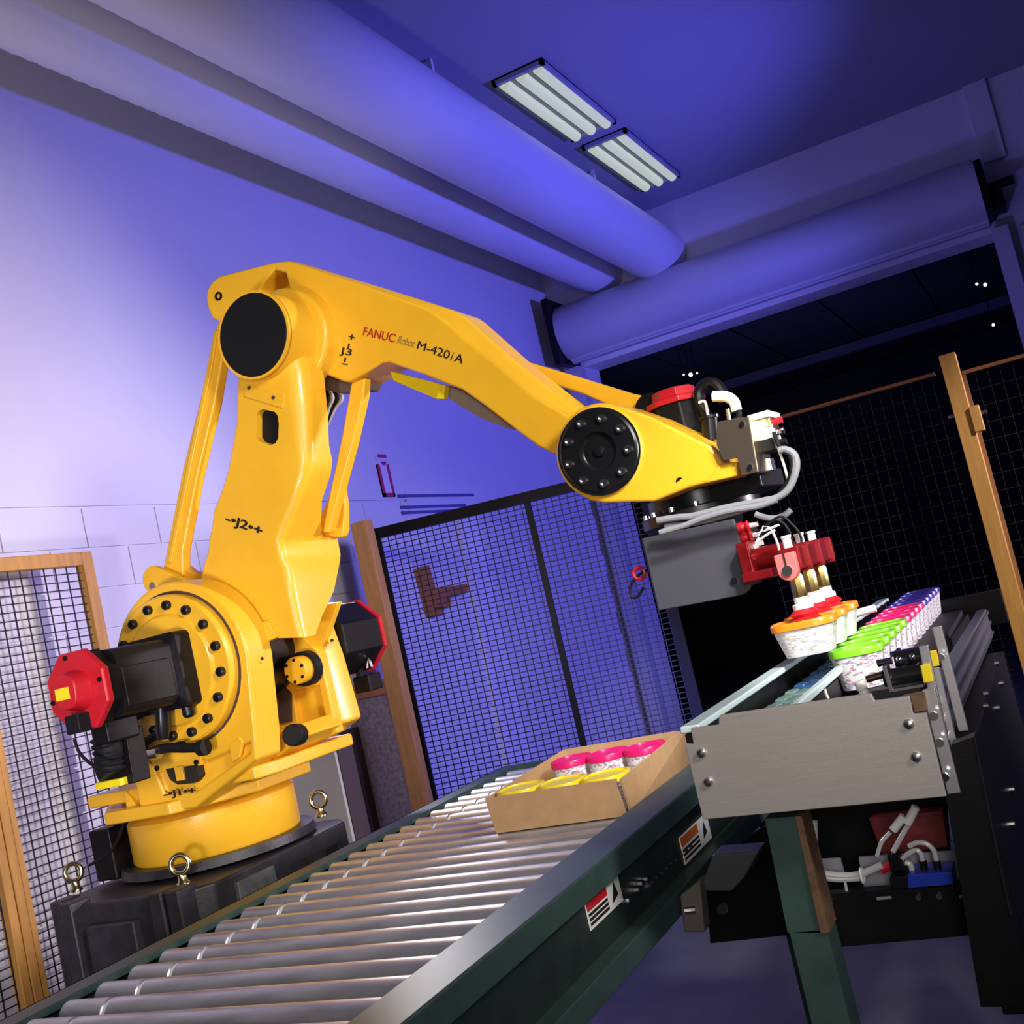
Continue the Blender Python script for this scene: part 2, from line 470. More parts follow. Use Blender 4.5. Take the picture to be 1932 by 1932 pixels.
# ceiling lights
def troffer(y0, y1, lb):
    xa, xb = -2.035, -1.74
    xa += 0.31; xb += 0.31
    xa, xb = -2.03, -1.735
    t = thing('ceiling_light', lb, 'light', ((xa + xb) / 2, (y0 + y1) / 2, ZC - 0.03), 'fluorescent lights on the ceiling')
    MB().box((xa, y0, ZC - 0.03), (xa + 0.02, y1, ZC)).box((xb - 0.02, y0, ZC - 0.03), (xb, y1, ZC)).box((xa, y0, ZC - 0.03), (xb, y0 + 0.03, ZC)).box((xa, y1 - 0.03, ZC - 0.03), (xb, y1, ZC)).box((xa, y0, ZC - 0.008), (xb, y1, ZC)).build('frame', LFRAME, t)
    for k in range(3):
        xc = xa + (xb - xa) * (k + 0.5) / 3
        MB().cyl((xc, y0 + 0.04, ZC - 0.022), (xc, y1 - 0.04, ZC - 0.022), 0.03, 12).build('tube', LITE, t)
troffer(6.36, 7.45, 'three-tube fluorescent ceiling light nearest the far wall')
troffer(5.15, 6.20, 'three-tube fluorescent ceiling light farther from the far wall')

# things on the left wall
s0, s1 = PX(713, 858, XW), PX(735, 938, XW)
yc = (s0.y + s1.y) / 2
t = thing('wall_sign', 'narrow upright red-bordered sign on the blue lit wall', 'sign', (XW, yc, s1.z))
MB().box((XW, yc - 0.055, s1.z), (XW + 0.008, yc + 0.055, s0.z)).build('board', PALESIGN, t)
MB().box((XW, yc - 0.055, s1.z), (XW + 0.012, yc - 0.035, s0.z - 0.055)).box((XW, yc + 0.035, s1.z), (XW + 0.012, yc + 0.055, s0.z - 0.055)).box((XW, yc - 0.055, s1.z), (XW + 0.012, yc + 0.055, s1.z + 0.02)).build('border', REDSIGN, t)
MB().prism([V(XW + .008, yc - .03, s0.z), V(XW + .008, yc + .05, s0.z), V(XW + .008, yc + .05, s0.z - .018), V(XW + .008, yc - .03, s0.z - .018)], (0.004, 0, 0)).prism([V(XW + .008, yc - .015, s0.z - .04), V(XW + .008, yc + .04, s0.z - .04), V(XW + .008, yc + .02, s0.z - .06), V(XW + .008, yc, s0.z - .06)], (0.004, 0, 0)).build('emblem', REDSIGN, t)
t = thing('wall_louvre', 'flat wall louvre with three dark slots above the mesh gate', 'louvre', (XW, 5.6, 2.03))
MB().box((XW, 5.2, 2.01), (XW + 0.006, 6.0, 2.17)).build('back_plate', WALL, t)
for z, y1 in ((2.143, 5.98), (2.08, 5.85), (2.05, 5.75)):
    MB().box((XW, 5.12, z - 0.008), (XW + 0.012, y1, z + 0.008)).build('slat', mat('slot_dark', (0.10, 0.10, 0.3), 0.6), t)
def wallbox(name, lb, cat, px, m, d=0.06):
    P = [PX(a, b, XW) for a, b in px]
    ys = [p.y for p in P]; zs = [p.z for p in P]
    return tag(MB().box((XW, min(ys), min(zs)), (XW + d, max(ys), max(zs))).build(name, m), lb, cat)
tag(MB().prism([PX(857, 965, XW), PX(893, 958, XW), PX(1006, 1480, XW), PX(960, 1490, XW)], (0.02, 0, 0)).build('wall_channel', mat('channel_grey', (0.85, 0.82, 0.85), 0.5)), 'pale upright cable channel on the wall behind the mesh gate', 'cable channel')
t = thing('hose_bracket', 'brown forked bracket on the wall seen through the mesh gate', 'bracket', PX(810, 1160, XW))
MB().prism([PX(780, 1075, XW), PX(792, 1070, XW), PX(805, 1115, XW), PX(865, 1105, XW), PX(868, 1122, XW), PX(826, 1130, XW), PX(818, 1165, XW), PX(804, 1165, XW)], (0.06, 0, 0)).build('hook', WOODD, t)
MB().prism([PX(795, 1120, XW), PX(825, 1120, XW), PX(825, 1150, XW), PX(800, 1152, XW)], (0.09, 0, 0)).build('arm', WOODD, t)

# ================================================================== GUARD FENCES
def mesh_panel(name, p0, du, Lu, z0, z1, su, sz, r, parent, m=MESHB):
    mb = MB(); p0 = Vector(p0); du = Vector(du).normalized()
    nu = int(Lu / su); nz = int((z1 - z0) / sz)
    for i in range(nu + 1):
        q = p0 + du * min(Lu, i * su); mb.bar(V(q.x, q.y, z0), V(q.x, q.y, z1), r, r, up=du)
    for k in range(nz + 1):
        z = min(z1, z0 + k * sz); a = V(p0.x, p0.y, z); mb.bar(a, a + du * Lu, r, r)
    return mb.build(name, m, parent, kind='stuff')
XL = -2.92
t = thing('guard_panel', 'wood-framed wire mesh guard panel by the pale left wall', 'fence panel', (XL, 2.5, 0))
ya, yb = 2.24, 2.765
MB().box((XL - 0.02, yb - 0.045, 0), (XL + 0.02, yb, 1.92)).build('post', WOOD, t, 0.003)
MB().box((XL - 0.02, ya, 0), (XL + 0.02, ya + 0.03, 1.92)).build('post', WOOD, t, 0.003)
MB().box((XL - 0.02, ya + 0.032, 0), (XL + 0.015, ya + 0.055, 1.92)).build('post', WOOD, t, 0.003)
MB().box((XL - 0.02, ya + 0.055, 1.875), (XL + 0.02, yb - 0.045, 1.92)).build('top_rail', WOOD, t, 0.003)
mesh_panel('wire_mesh', (XL, ya + 0.055, 0), Y, yb - ya - 0.10, 0.05, 1.875, 0.046, 0.0265, 0.0035, t)
t = thing('guard_panel', 'wood-framed wire mesh guard panel at the lower left frame edge', 'fence panel', (XL, 1.7, 0))
MB().box((XL - 0.02, 1.0, 1.875), (XL + 0.02, ya - 0.005, 1.92)).build('top_rail', WOOD, t, 0.003)
MB().box((XL - 0.02, ya - 0.034, 0), (XL + 0.02, ya - 0.004, 1.875)).build('post', WOOD, t, 0.003)
MB().box((XL - 0.02, 1.0, 0), (XL + 0.02, 1.045, 1.875)).build('post', WOOD, t, 0.003)
mesh_panel('wire_mesh', (XL, 1.05, 0), Y, 1.15, 0.05, 1.875, 0.046, 0.0265, 0.0035, t)
# wooden panel with particle board behind the robot
YP = 4.2
t = thing('board_panel', 'wood-framed guard panel with brown particle board behind the robot', 'fence panel', (-2.9, YP, 0))
MB().box((-2.82, YP, 0), (-2.735, YP + 0.06, 1.95)).build('post', WOOD, t, 0.004)
MB().box((-3.06, YP + 0.005, 1.17), (-2.82, YP + 0.055, 1.235)).build('rail', WOODD, t, 0.003)
MB().box((-3.06, YP + 0.02, 0), (-2.755, YP + 0.04, 1.17)).build('board', PBOARD, t)
MB().prism([V(-3.09, YP - 0.03, 0), V(-3.02, YP - 0.03, 0), V(-3.02, YP - 0.03, 1.05), V(-3.09, YP - 0.03, 1.05)], (0, 0.05, 0)).build('stile', BOARDEDGE, t)
# black mesh gate
g0, g1 = PZ(695, 1003, 1.92), PZ(1065, 913, 1.92)
gd = (g1 - g0); gd.z = 0; gd.normalize()
t = thing('mesh_gate', 'black steel mesh gate standing before the blue wall', 'gate', (g0.x, g0.y, 0))
LG = 1.3
def gp(u, z): return V(g0.x + gd.x * u, g0.y + gd.y * u, z)
MB().bar(gp(0.02, 0), gp(0.02, 1.92), 0.045, 0.055, up=gd).build('frame', BLK, t)
MB().bar(gp(0, 1.90), gp(LG, 1.90), 0.045, 0.05).build('frame', BLK, t)
MB().bar(gp(LG, 0), gp(LG, 1.92), 0.045, 0.05, up=gd).build('frame', BLK, t)
MB().bar(gp(0, 0.12), gp(LG, 0.12), 0.045, 0.05).build('frame', BLK, t)
MB().bar(gp(0.765, 0.12), gp(0.765, 1.90), 0.03, 0.028, up=gd).build('mid_post', BLK, t)
mesh_panel('wire_mesh', gp(0.05, 0), gd, LG - 0.07, 0.14, 1.88, 0.036, 0.0245, 0.0042, t, mat('blue_black_wire', (0.012, 0.012, 0.035), 0.5))
# dark mesh fence on the right with wooden cap rail, post, right gate
YR = 4.53
t = thing('dark_mesh_fence', 'dark mesh fence panel with a thin wooden cap rail left of the wooden post', 'fence panel', (-0.9, YR, 0))
a, b = PY(1395, 809, YR), PY(1764, 706, YR)
MB().bar(a, b, 0.03, 0.012).build('cap_rail', WOODD, t)
mesh_panel('wire_mesh', (a.x, YR + 0.02, 0), X, b.x - a.x, 0.05, 1.90, 0.040, 0.06, 0.0016, t, mat('dark_grey_wire', (0.006, 0.005, 0.006), 0.7))
p0 = PY(1770, 672, 4.05); p1 = PY(1797, 668, 4.05)
t = thing('wooden_post', 'tall square wooden post at the right beside the doorway', 'post', ((p0.x + p1.x) / 2, 4.08, 0))
MB().box((p0.x, 4.05, 0), (p1.x + 0.008, 4.11, p0.z)).build('shaft', WOOD, t, 0.003)
q0, q1 = PY(1822, 768, 4.0), PY(1840, 815, 4.0)
MB().box((p1.x + 0.006, 4.02, q1.z), (p1.x + 0.038, 4.06, q0.z)).build('latch', WOOD, t, 0.003)
MB().cyl((p1.x + 0.036, 4.04, q1.z + 0.06), (p1.x + 0.058, 4.04, q1.z + 0.06), 0.006, 10).build('latch_pin', STEEL, t)
MB().cyl((p0.x - 0.02, 4.07, 1.71), (p0.x, 4.07, 1.71), 0.006, 10).build('bolt', STEEL, t)
t = thing('right_gate', 'dark mesh gate with a thin wooden frame right of the wooden post', 'gate', (0.1, 4.2, 0))
a, b = PY(1815, 704, 4.2), PY(1960, 668, 4.2)
zt = a.z
MB().bar(a, V(a.x + 0.75, 4.2, zt), 0.02, 0.012).build('frame', WOODD, t)
MB().bar(V(a.x, 4.2, 0), V(a.x, 4.2, zt), 0.012, 0.02, up=X).build('frame', WOODD, t)
mesh_panel('wire_mesh', (a.x, 4.215, 0), X, 0.75, 0.05, zt, 0.040, 0.06, 0.0016, t, mat('dark_grey_wire_b', (0.006, 0.005, 0.006), 0.7))
# grey cabinet behind the pedestal
c = [PY(555, 1440, 3.3), PY(640, 1450, 3.3)]
t = thing('control_cabinet', 'pale grey floor cabinet behind the dark pedestal', 'cabinet', (-2.58, 3.45, 0))
MB().box((-2.70, 3.3, 0), (c[1].x, 3.36, 1.075)).build('body', CABG, t, 0.006)
MB().box((c[1].x - 0.012, 3.306, 0), (c[1].x + 0.004, 3.40, 1.07)).build('side_panel', BOARDEDGE, t)  # dark brown stands in for the unlit right side of the cabinet
MB().box((-2.69, 3.292, 0.06), (c[1].x, 3.3, 1.06)).build('door', CABG, t, 0.003)

# ================================================================== ROBOT
exec_robot = True
J1 = V(-2.03, 2.16, 1.0)
rob = thing('industrial_robot', 'large yellow jointed robot arm standing on the dark pedestal', 'robot', J1)
YD = 1.92
C2 = PY(330, 1263, YD)
YL = 2.03
J3 = PY(478, 632, 2.0)
YA = 2.15          # front face of the upper arm
YW = 2.09          # front face of the wrist

def py(pts, y): return [PY(a, b, y) for a, b in pts]

# ---- base ring
br = MB().lathe((J1.x, J1.y, 1.005), Z, [(0.20, 0), (0.205, 0.006), (0.205, 0.10), (0.18, 0.118)], 64).build('base_ring', YEL, rob, 0, ang=40)
# ---- turret
RT = 0.198
fw_pts = []
for i in range(25):     # drum outline, from lower right round the top to the left
    a = math.radians(-12 + (200) * i / 24)
    fw_pts.append(C2 + V(RT * math.cos(a), 0.015, RT * math.sin(a)))
low = py([(232, 1372), (236, 1420), (249, 1450), (262, 1522), (300, 1535), (371, 1525), (484, 1434), (482, 1391)], YD + 0.015)
turret = MB().prism(fw_pts + low, (0, 0.09, 0)).build('turret', YEL, rob, 0.012, 3)
# recess of the lower front panel: deep step left of the diagonal rib
cut(turret, MB().prism(py([(258, 1395), (300, 1500), (362, 1497), (462, 1424), (462, 1404), (380, 1440), (300, 1400)], YD + 0.0), (0, 0.030, 0)))
# flange plate under the turret, octagonal
fl = []
for i in range(8):
    a = math.radians(22.5 + 45 * i); fl.append(V(J1.x + 0.265 * math.cos(a), J1.y + 0.265 * math.sin(a), 1.125))
MB().prism(fl, (0, 0, 0.03)).build('turret_flange', YEL, rob, 0.006)
fa, fb_ = PY(499, 1466, 1.965), PY(652, 1389, 2.30)
zf = 1.165
MB().prism([V(J1.x - .2, 1.96, zf), V(fa.x - .02, 1.96, zf), V(fa.x, 2.02, zf), V(fb_.x, 2.22, zf), V(fb_.x, 2.33, zf), V(J1.x - .2, 2.33, zf)], (0, 0, 0.03)).build('turret_floor', YEL, rob, 0.006)
rw = py([(560, 1190), (590, 1218), (603, 1235), (620, 1310), (637, 1383), (560, 1420), (440, 1400), (440, 1200)], 2.205)
rwo = MB().prism(rw, (0, 0.03, 0)).build('rear_wall', YEL, rob, 0.005)
cut(rwo, MB().prism(py([(546, 1307), (594, 1296), (607, 1362), (556, 1374)], 2.19), (0, 0.042, 0)))
rw2 = py([(600, 1140), (638, 1135), (629, 1172), (650, 1232), (684, 1352), (655, 1377), (600, 1390), (540, 1240)], 2.31)
MB().loft([[p + V(-0.012, -0.085, 0) for p in rw2], [p + V(0, -0.055, 0) for p in rw2], rw2]).build('rear_wall', YEL, rob, 0.008)
MB().prism(py([(603, 1236), (638, 1136), (612, 1140), (560, 1178), (560, 1200)], 2.22), (0, 0.02, 0)).build('web', YEL, rob, 0.003)
q = PY(625, 1208, 2.24); MB().cyl(q - V(0.01, -0.01, 0), q + V(0.006, -0.006, 0), 0.010, 16).build('boss', YEL, rob)
q = PY(626, 1208, 2.235); MB().cyl(q, q + V(0.004, -0.004, 0), 0.004, 10).build('screw', BLK, rob)
hp = PY(556, 1266, 2.135)
MB().cyl(hp, hp + Y * 0.06, 0.033, 32).build('hub_drum', YEL, rob, 0.004)
MB().ring(hp + Y * 0.03, Y, 0.034, 0.042, 0, 0.025).build('hub_seal', RUB, rob)
for k in range(6):
    a = math.radians(60 * k + 20); q = hp + V(0.026 * math.cos(a), 0, 0.026 * math.sin(a))
    MB().cyl(q - Y * 0.003, q + Y * 0.004, 0.0038, 8).build('bolt', BLK, rob)
MB().prism(py([(500, 1385), (548, 1370), (566, 1392), (548, 1412), (505, 1440)], 2.05), (0, 0.17, 0)).build('side_ledge', YEL, rob, 0.006)
pg = PY(554, 1387, 2.045)
MB().lathe(pg, V(0.35, -1, 0.1), [(0.0255, -0.03), (0.0255, 0.006), (0.022, 0.010), (0.0, 0.010)], 12).build('plug', RUB, rob)
bs = PY(492, 1243, 1.98)
MB().cyl(bs - X * 0.012, bs + X * 0.003, 0.010, 16).build('boss', YEL, rob)
MB().cyl(bs, bs + X * 0.005, 0.004, 10).build('screw', BLK, rob)
MB().prism(py([(539, 1240), (548, 1254), (546, 1287), (536, 1298), (547, 1309), (548, 1362), (523, 1367), (505, 1320), (512, 1300)], 2.197), (0, 0.008, 0)).build('cavity_dark', BOARDEDGE, rob)  # thin dark sheet painted as the shade inside the turret cavity
# ---- gearbox ring with bolts
gr = MB().lathe(C2, -Y, [(0.170, -0.02), (0.170, 0.006), (0.165, 0.012), (0.128, 0.012), (0.122, 0.020), (0.10, 0.020)], 64).build('gear_ring', YEL, rob, ang=30)
MB().ring(C2 - Y * 0.0, -Y, 0.171, 0.177, -0.016, -0.0135, 64).build('gear_gap', BOARDEDGE, rob)
for k in range(16):
    a = 2 * math.pi * (k + 0.5) / 16
    q = C2 + V(0.147 * math.cos(a), -0.012, 0.147 * math.sin(a))
    MB().lathe(q, -Y, [(0.0105, 0), (0.0105, 0.011), (0.008, 0.013), (0.005, 0.013), (0.005, 0.008), (0, 0.008)], 14).build('bolt', STEELB, gr)
# ---- J2 servo motor
mc = PY(304, 1271, 1.88)
def roundrect(c, hx, hz, y, r, n=4):
    out = []
    for cx, cz, a0 in ((hx - r, hz - r, 0), (-hx + r, hz - r, 90), (-hx + r, -hz + r, 180), (hx - r, -hz + r, 270)):
        for i in range(n + 1):
            a = math.radians(a0 + 90 * i / n)
            out.append(V(c.x + cx + r * math.cos(a), y, c.z + cz + r * math.sin(a)))
    return out
H = 0.084
mo = MB().loft([roundrect(mc, H, H, 1.90, 0.014), roundrect(mc, H, H, 1.855, 0.014), roundrect(mc, H - .012, H - .012, 1.85, 0.02), roundrect(mc, H - .012, H - .012, 1.69, 0.03)]).build('servo_motor', BLK, rob, ang=30)
MB().box((mc.x - 0.05, 1.70, mc.z - 0.055), (mc.x + H - 0.010, 1.84, mc.z + 0.03)).build('side_plate', BLK, mo, 0.003)
def octagon(c, r, y, rot=22.5): return [V(c.x + r * math.cos(math.radians(rot + 45 * i)), y, c.z + r * math.sin(math.radians(rot + 45 * i))) for i in range(8)]
yo = 1.645
MB().loft([octagon(mc, 0.083, 1.69), octagon(mc, 0.083, yo + 0.012)]).build('end_bell', BLK, mo)
cap = MB().loft([octagon(mc, 0.088, yo + 0.014), octagon(mc, 0.088, yo), octagon(mc, 0.084, yo - 0.004)]).build('fan_cover', RED, mo, 0.002)
MB().loft([roundrect(mc + V(0.006, 0, 0.0), 0.042, 0.042, yo - 0.002, 0.038, 6), roundrect(mc + V(0.008, 0, 0.002), 0.030, 0.034, yo - 0.042, 0.026, 6)]).build('cover_dome', RED, mo, 0.004)
MB().box((mc.x - 0.016, yo - 0.0432, mc.z - 0.012), (mc.x + 0.022, yo - 0.0415, mc.z + 0.012)).build('rating_label', YLID, mo)
MB().box((mc.x - 0.015, yo - 0.035, mc.z - 0.083), (mc.x + 0.024, yo - 0.002, mc.z - 0.045)).build('connector', RUB, mo, 0.003)
for i in range(4):
    a = math.radians(45 * i * 2 + 10); q = V(mc.x + 0.072 * math.cos(a), yo - 0.004, mc.z + 0.072 * math.sin(a))
    MB().cyl(q, q - Y * 0.004, 0.005, 8).build('screw', BLK, mo)
# connectors and cables round the motor
kc = MB().box((mc.x - 0.05, 1.70, mc.z - 0.12), (mc.x - 0.0, 1.79, mc.z - 0.07)).build('cable_box', BLK, rob, 0.006)
MB().tube(py([(200, 1392), (206, 1415), (204, 1440), (212, 1462)], 1.74), 0.030, 12, 4).build('hose_boot', RUB, rob)
for k in range(6):
    q = PY(200 + 2 * k, 1395 + 11 * k, 1.74); MB().torus(q, V(0.1, 0, 1), 0.029, 0.004, 16, 6).build('boot_rib', RUB, rob)
MB().prism(py([(222, 1380), (237, 1376), (250, 1455), (254, 1478), (190, 1488), (184, 1468), (228, 1452)], 1.76), (0, 0.05, 0)).build('cable_bracket', BLK, rob, 0.004)
e0 = PY(178, 1478, 1.74)
MB().box((e0.x, 1.74, e0.z - 0.016), (e0.x + 0.075, 1.80, e0.z)).build('chain_foot', YEL2, rob, 0.002)
MB().tube(py([(300, 1335), (308, 1362), (298, 1385), (275, 1400), (268, 1425)], 1.87), 0.009, 8).build('cable', RUB, rob)
MB().lathe(PY(306, 1360, 1.86), V(-0.2, 0, -1), [(0.014, -0.03), (0.016, -0.01), (0.016, 0.02), (0.012, 0.04)], 12).build('cable_gland', STEELB, rob)
MB().lathe(PY(356, 1345, 1.88), -Z, [(0.014, -0.03), (0.014, 0.004), (0.009, 0.01)], 12).build('cable_gland', STEELB, rob)
MB().tube(py([(215, 1445), (245, 1437), (275, 1425), (310, 1412), (348, 1411)], 1.875), 0.011, 8).build('cable', RUB, rob)
MB().tube(py([(290, 1422), (330, 1404), (348, 1401)], 1.885), 0.004, 6).build('cable', RUB, rob)
a = PY(348, 1411, 1.885); b = PY(385, 1410, 1.885)
MB().cyl(a, b, 0.011, 12).cyl(b - X * 0.012, b + X * 0.006, 0.018, 12).build('cable_plug', RUB, rob)
MB().cyl(PY(283, 1423, 1.866), PY(300, 1420, 1.866), 0.013, 12).build('cable_clamp', STEEL, rob)
MB().tube(py([(140, 1395), (150, 1420), (170, 1440), (190, 1450)], 1.66), 0.0035, 6).build('cable', RUB, rob)
MB().tube(py([(236, 1545), (222, 1585), (205, 1610), (170, 1632)], 1.98), 0.004, 6).build('cable', RUB, rob)
# handle slot plate on the lower front
hd = MB().prism(py([(276, 1428), (300, 1406), (365, 1408), (380, 1425), (378, 1445), (300, 1459)], YD + 0.012), (0, 0.02, 0)).build('front_plate', YEL, rob, 0.003)
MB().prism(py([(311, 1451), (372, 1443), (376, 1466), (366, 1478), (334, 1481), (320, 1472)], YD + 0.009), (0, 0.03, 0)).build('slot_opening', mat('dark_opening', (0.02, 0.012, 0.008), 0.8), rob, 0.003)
MB().prism(py([(328, 1448), (343, 1446), (347, 1472), (333, 1474)], YD + 0.003), (0, 0.008, 0)).build('slot_bar', YEL, rob, 0.001)
for a, b in ((297, 1449), (371, 1438)):
    q = PY(a, b, YD + 0.01); MB().cyl(q, q - Y * 0.004, 0.006, 8).build('screw', BLK, rob)
# embossed pad
MB().prism(py([(430, 1405), (450, 1388), (458, 1400), (452, 1430), (436, 1440)], YD + 0.012), (0, 0.01, 0)).build('cast_pad', YEL, rob, 0.004)
# left flank rib
MB().prism(py([(231, 1370), (262, 1372), (276, 1440), (262, 1443), (247, 1440)], YD + 0.035), (0, 0.12, 0)).build('flank_rib', YEL, rob, 0.004)
MB().prism(py([(232, 1490), (262, 1525), (258, 1545), (245, 1545), (238, 1528)], YD + 0.03), (0, 0.1, 0)).build('flank_rib', YEL, rob, 0.004)
# lifting ears carrying the levelling rod
er = PY(290, 1103, 2.05)
def ear_poly(y):
    c = PY(288, 1094, y)
    return arc(c, 0.034, 60, 250, 12) + py([(300, 1140), (392, 1120), (345, 1093)], y)
MB().prism(ear_poly(2.03), (0, 0.02, 0)).build('ear_plate', YEL, rob, 0.004)
MB().prism([p + V(0, 0.075, 0) for p in ear_poly(2.03)], (0, 0.02, 0)).build('ear_plate', YEL, rob, 0.004)
q = PY(289, 1105, 2.03); MB().cyl(q - Y * 0.004, q + Y * 0.10, 0.009, 16).build('pivot_pin', STEEL, rob)
# ---- J3 servo motor behind
m3 = PY(667, 1203, 2.48)
m3o = MB().loft([octagon(m3, 0.099, 2.31), octagon(m3, 0.099, 2.475)]).build('servo_motor', BLK, rob, 0.004)
MB().loft([octagon(m3, 0.103, 2.475), octagon(m3, 0.103, 2.488)]).build('fan_cover', RED, m3o)
q = PY(700, 1280, 2.44)
MB().box((q.x - 0.03, 2.40, q.z - 0.03), (q.x + 0.02, 2.46, q.z + 0.012)).build('connector', BLK, m3o, 0.003)
q = PY(684, 1262, 2.42)
MB().tube([q + V(-.01, 0, .02), q + V(-.012, 0, -.01), q + V(-.010, 0, -.045)], 0.011, 10).build('cable_gland', STEELB, m3o)
MB().tube([q + V(.015, 0, .0), q + V(.025, 0, .02), q + V(.03, 0, .0)], 0.004, 8).build('cable', STEEL, m3o)

# ---- lower arm (J2)
def section(fl, fr, t, r, yb=YL):
    FL, FR = PY(*fl, yb), PY(*fr, yb)
    d = (FR - FL).normalized(); pts = [FL + d * 0.012, FL + (FR - FL) * 0.5, ]
    for i in range(7):
        a = math.radians(90 * i / 6)
        pts.append(FR - d * r + d * r * math.sin(a) + Y * (r - r * math.cos(a)))
    pts += [FR + Y * (t - 0.01), FR + Y * t - d * 0.01, FL + Y * t + d * 0.01, FL + Y * (t - 0.01), FL + Y * 0.012]
    return pts
stations = [((452, 640), (545, 640), .10, .045), ((444, 694), (566, 700), .10, .045), ((442, 745), (573, 770), .10, .04), ((441, 795), (576, 838), .10, .035), ((433, 840), (580, 868), .105, .03), ((424, 889), (577, 893), .105, .025),
            ((411, 930), (560, 945), .105, .022), ((398, 962), (541, 992), .14, .022), ((393, 1000), (530, 1018), .17, .02), ((391, 1006), (528, 1024), .235, .018), ((386, 1045), (534, 1056), .235, .018), ((380, 1062), (544, 1072), .21, .02), ((368, 1110), (552, 1125), .17, .02), ((400, 1165), (562, 1172), .10, .02), ((455, 1205), (570, 1203), .06, .015)]
la = MB().loft([section(*s) for s in stations]).build('lower_arm', YEL, rob, ang=40)
cut(la, MB().prism(py([(487, 782), (490, 776), (497, 774), (518, 779), (523, 785), (525, 800), (524, 825), (520, 834), (511, 838), (492, 831), (487, 822)], YL), (0, 0.08, 0)) if False else MB().prism([p - Y * 0.03 for p in py([(484, 782), (488, 775), (497, 772), (518, 777), (524, 784), (526, 800), (525, 826), (520, 836), (511, 840), (490, 833), (484, 824)], YL)], (0, 0.11, 0)))
wo = py([(480, 776), (488, 769), (520, 775), (530, 786), (530, 830), (520, 843), (506, 843), (486, 836), (479, 826)], YL)
MB().prism(py([(478, 775), (497, 765), (535, 772), (540, 800), (538, 840), (511, 850), (480, 845), (476, 822)], YL + 0.02), (0, 0.05, 0)).build('window_dark', RUB, la)  # black plate stands in for the darkness inside the hollow arm
MB().cyl(J3 + Y * 0.0, J3 + Y * 0.13, 0.100, 48).build('elbow_boss', YEL, la, 0.004)
MB().cyl(J3 + V(0, 0.105, 0), J3 + V(0, YA - J3.y + 0.01, 0), 0.124, 48).build('elbow_collar', YEL, la, 0.012, 3)
MB().cyl(J3 - Y * 0.003, J3 + Y * 0.01, 0.0945, 48).build('elbow_cap', RUB, la, 0.003)
MB().ring(J3, -Y, 0.0945, 0.100, -0.01, 0.002, 48).build('elbow_rim', YEL, la)
MB().cyl(C2 + V(0.0, 0.10, 0), C2 + V(0.0, 0.31, 0), 0.12, 48).build('shoulder_hub', STEELB, la, 0.006)  # hub coloured dark to give the turret cavity its shade
MB().prism(py([(463, 727), (535, 745), (533, 770), (460, 748)], YL - 0.003), (0, 0.01, 0)).build('cover_plate', YEL, la, 0.001)
for a, b in ((470, 732), (516, 750)):
    q = PY(a, b, YL - 0.003); MB().cyl(q - Y * 0.002, q + Y * .004, 0.0045, 8).build('screw', BOARDEDGE, la)
MB().prism(py([(643, 905), (650, 955), (650, 1000), (646, 1014), (596, 1014), (598, 985), (622, 930)], 2.235), (0, 0.025, 0)).build('fork_plate', YEL, la, 0.006)
MB().prism(py([(487, 1175), (503, 1170), (522, 1203), (502, 1212)], YL - 0.012), (0, 0.02, 0)).build('stop_block', YEL, la, 0.004)
lettering('-•J2•+', PY(425, 984, YL), PY(493, 1010, YL), 0.020, LBLK, la, weight=0.022)
lettering('-•J1•+', PY(310, 1504, YD + 0.014), PY(370, 1496, YD + 0.014), 0.014, LBLK, rob, weight=0.022)

# ---- upper arm (J3)
top = [(400, 600), (391, 580), (388, 560), (391, 545), (400, 530), (415, 520), (440, 514), (500, 499), (520, 494), (545, 492), (560, 494), (695, 535), (818, 574), (866, 590), (880, 600), (964, 675), (1031, 729), (1091, 775), (1110, 800), (1110, 850)]
bot = [(1080, 862), (1054, 860), (1016, 843), (974, 812), (915, 766), (871, 735), (850, 727), (800, 707), (745, 688), (735, 684), (722, 685), (692, 703), (660, 721), (648, 720), (612, 706), (560, 690), (470, 640), (425, 612)]
inner = {(560, 494): (560, 497), (695, 535): (695, 541), (818, 574): (812, 585), (866, 590): (852, 618), (880, 600): (868, 634), (964, 675): (945, 695), (1031, 729): (1008, 748), (1091, 775): (1078, 790)}
r0 = py([inner.get(p, p) for p in top] + bot, YA); r1 = py(top + bot, YA + 0.022)
for k, p in enumerate(top + bot):
    if p not in inner: r1[k] = r0[k] + Y * 0.022
ua = MB().loft([r0, r1, [p + Y * 0.10 for p in r1]]).build('upper_arm', YEL, rob, 0.006, 3)
cut(ua, MB().prism([p - Y * 0.03 for p in py([(490, 547), (500, 530), (517, 509), (538, 514), (546, 548), (530, 575), (500, 570)], YA)], (0, 0.115, 0)))
q = PY(413, 559, YA); MB().lathe(q, -Y, [(0.011, -0.01), (0.011, 0.003), (0.006, 0.003), (0.006, -0.002), (0, -0.002)], 14).build('pivot_pin', STEELB, ua)
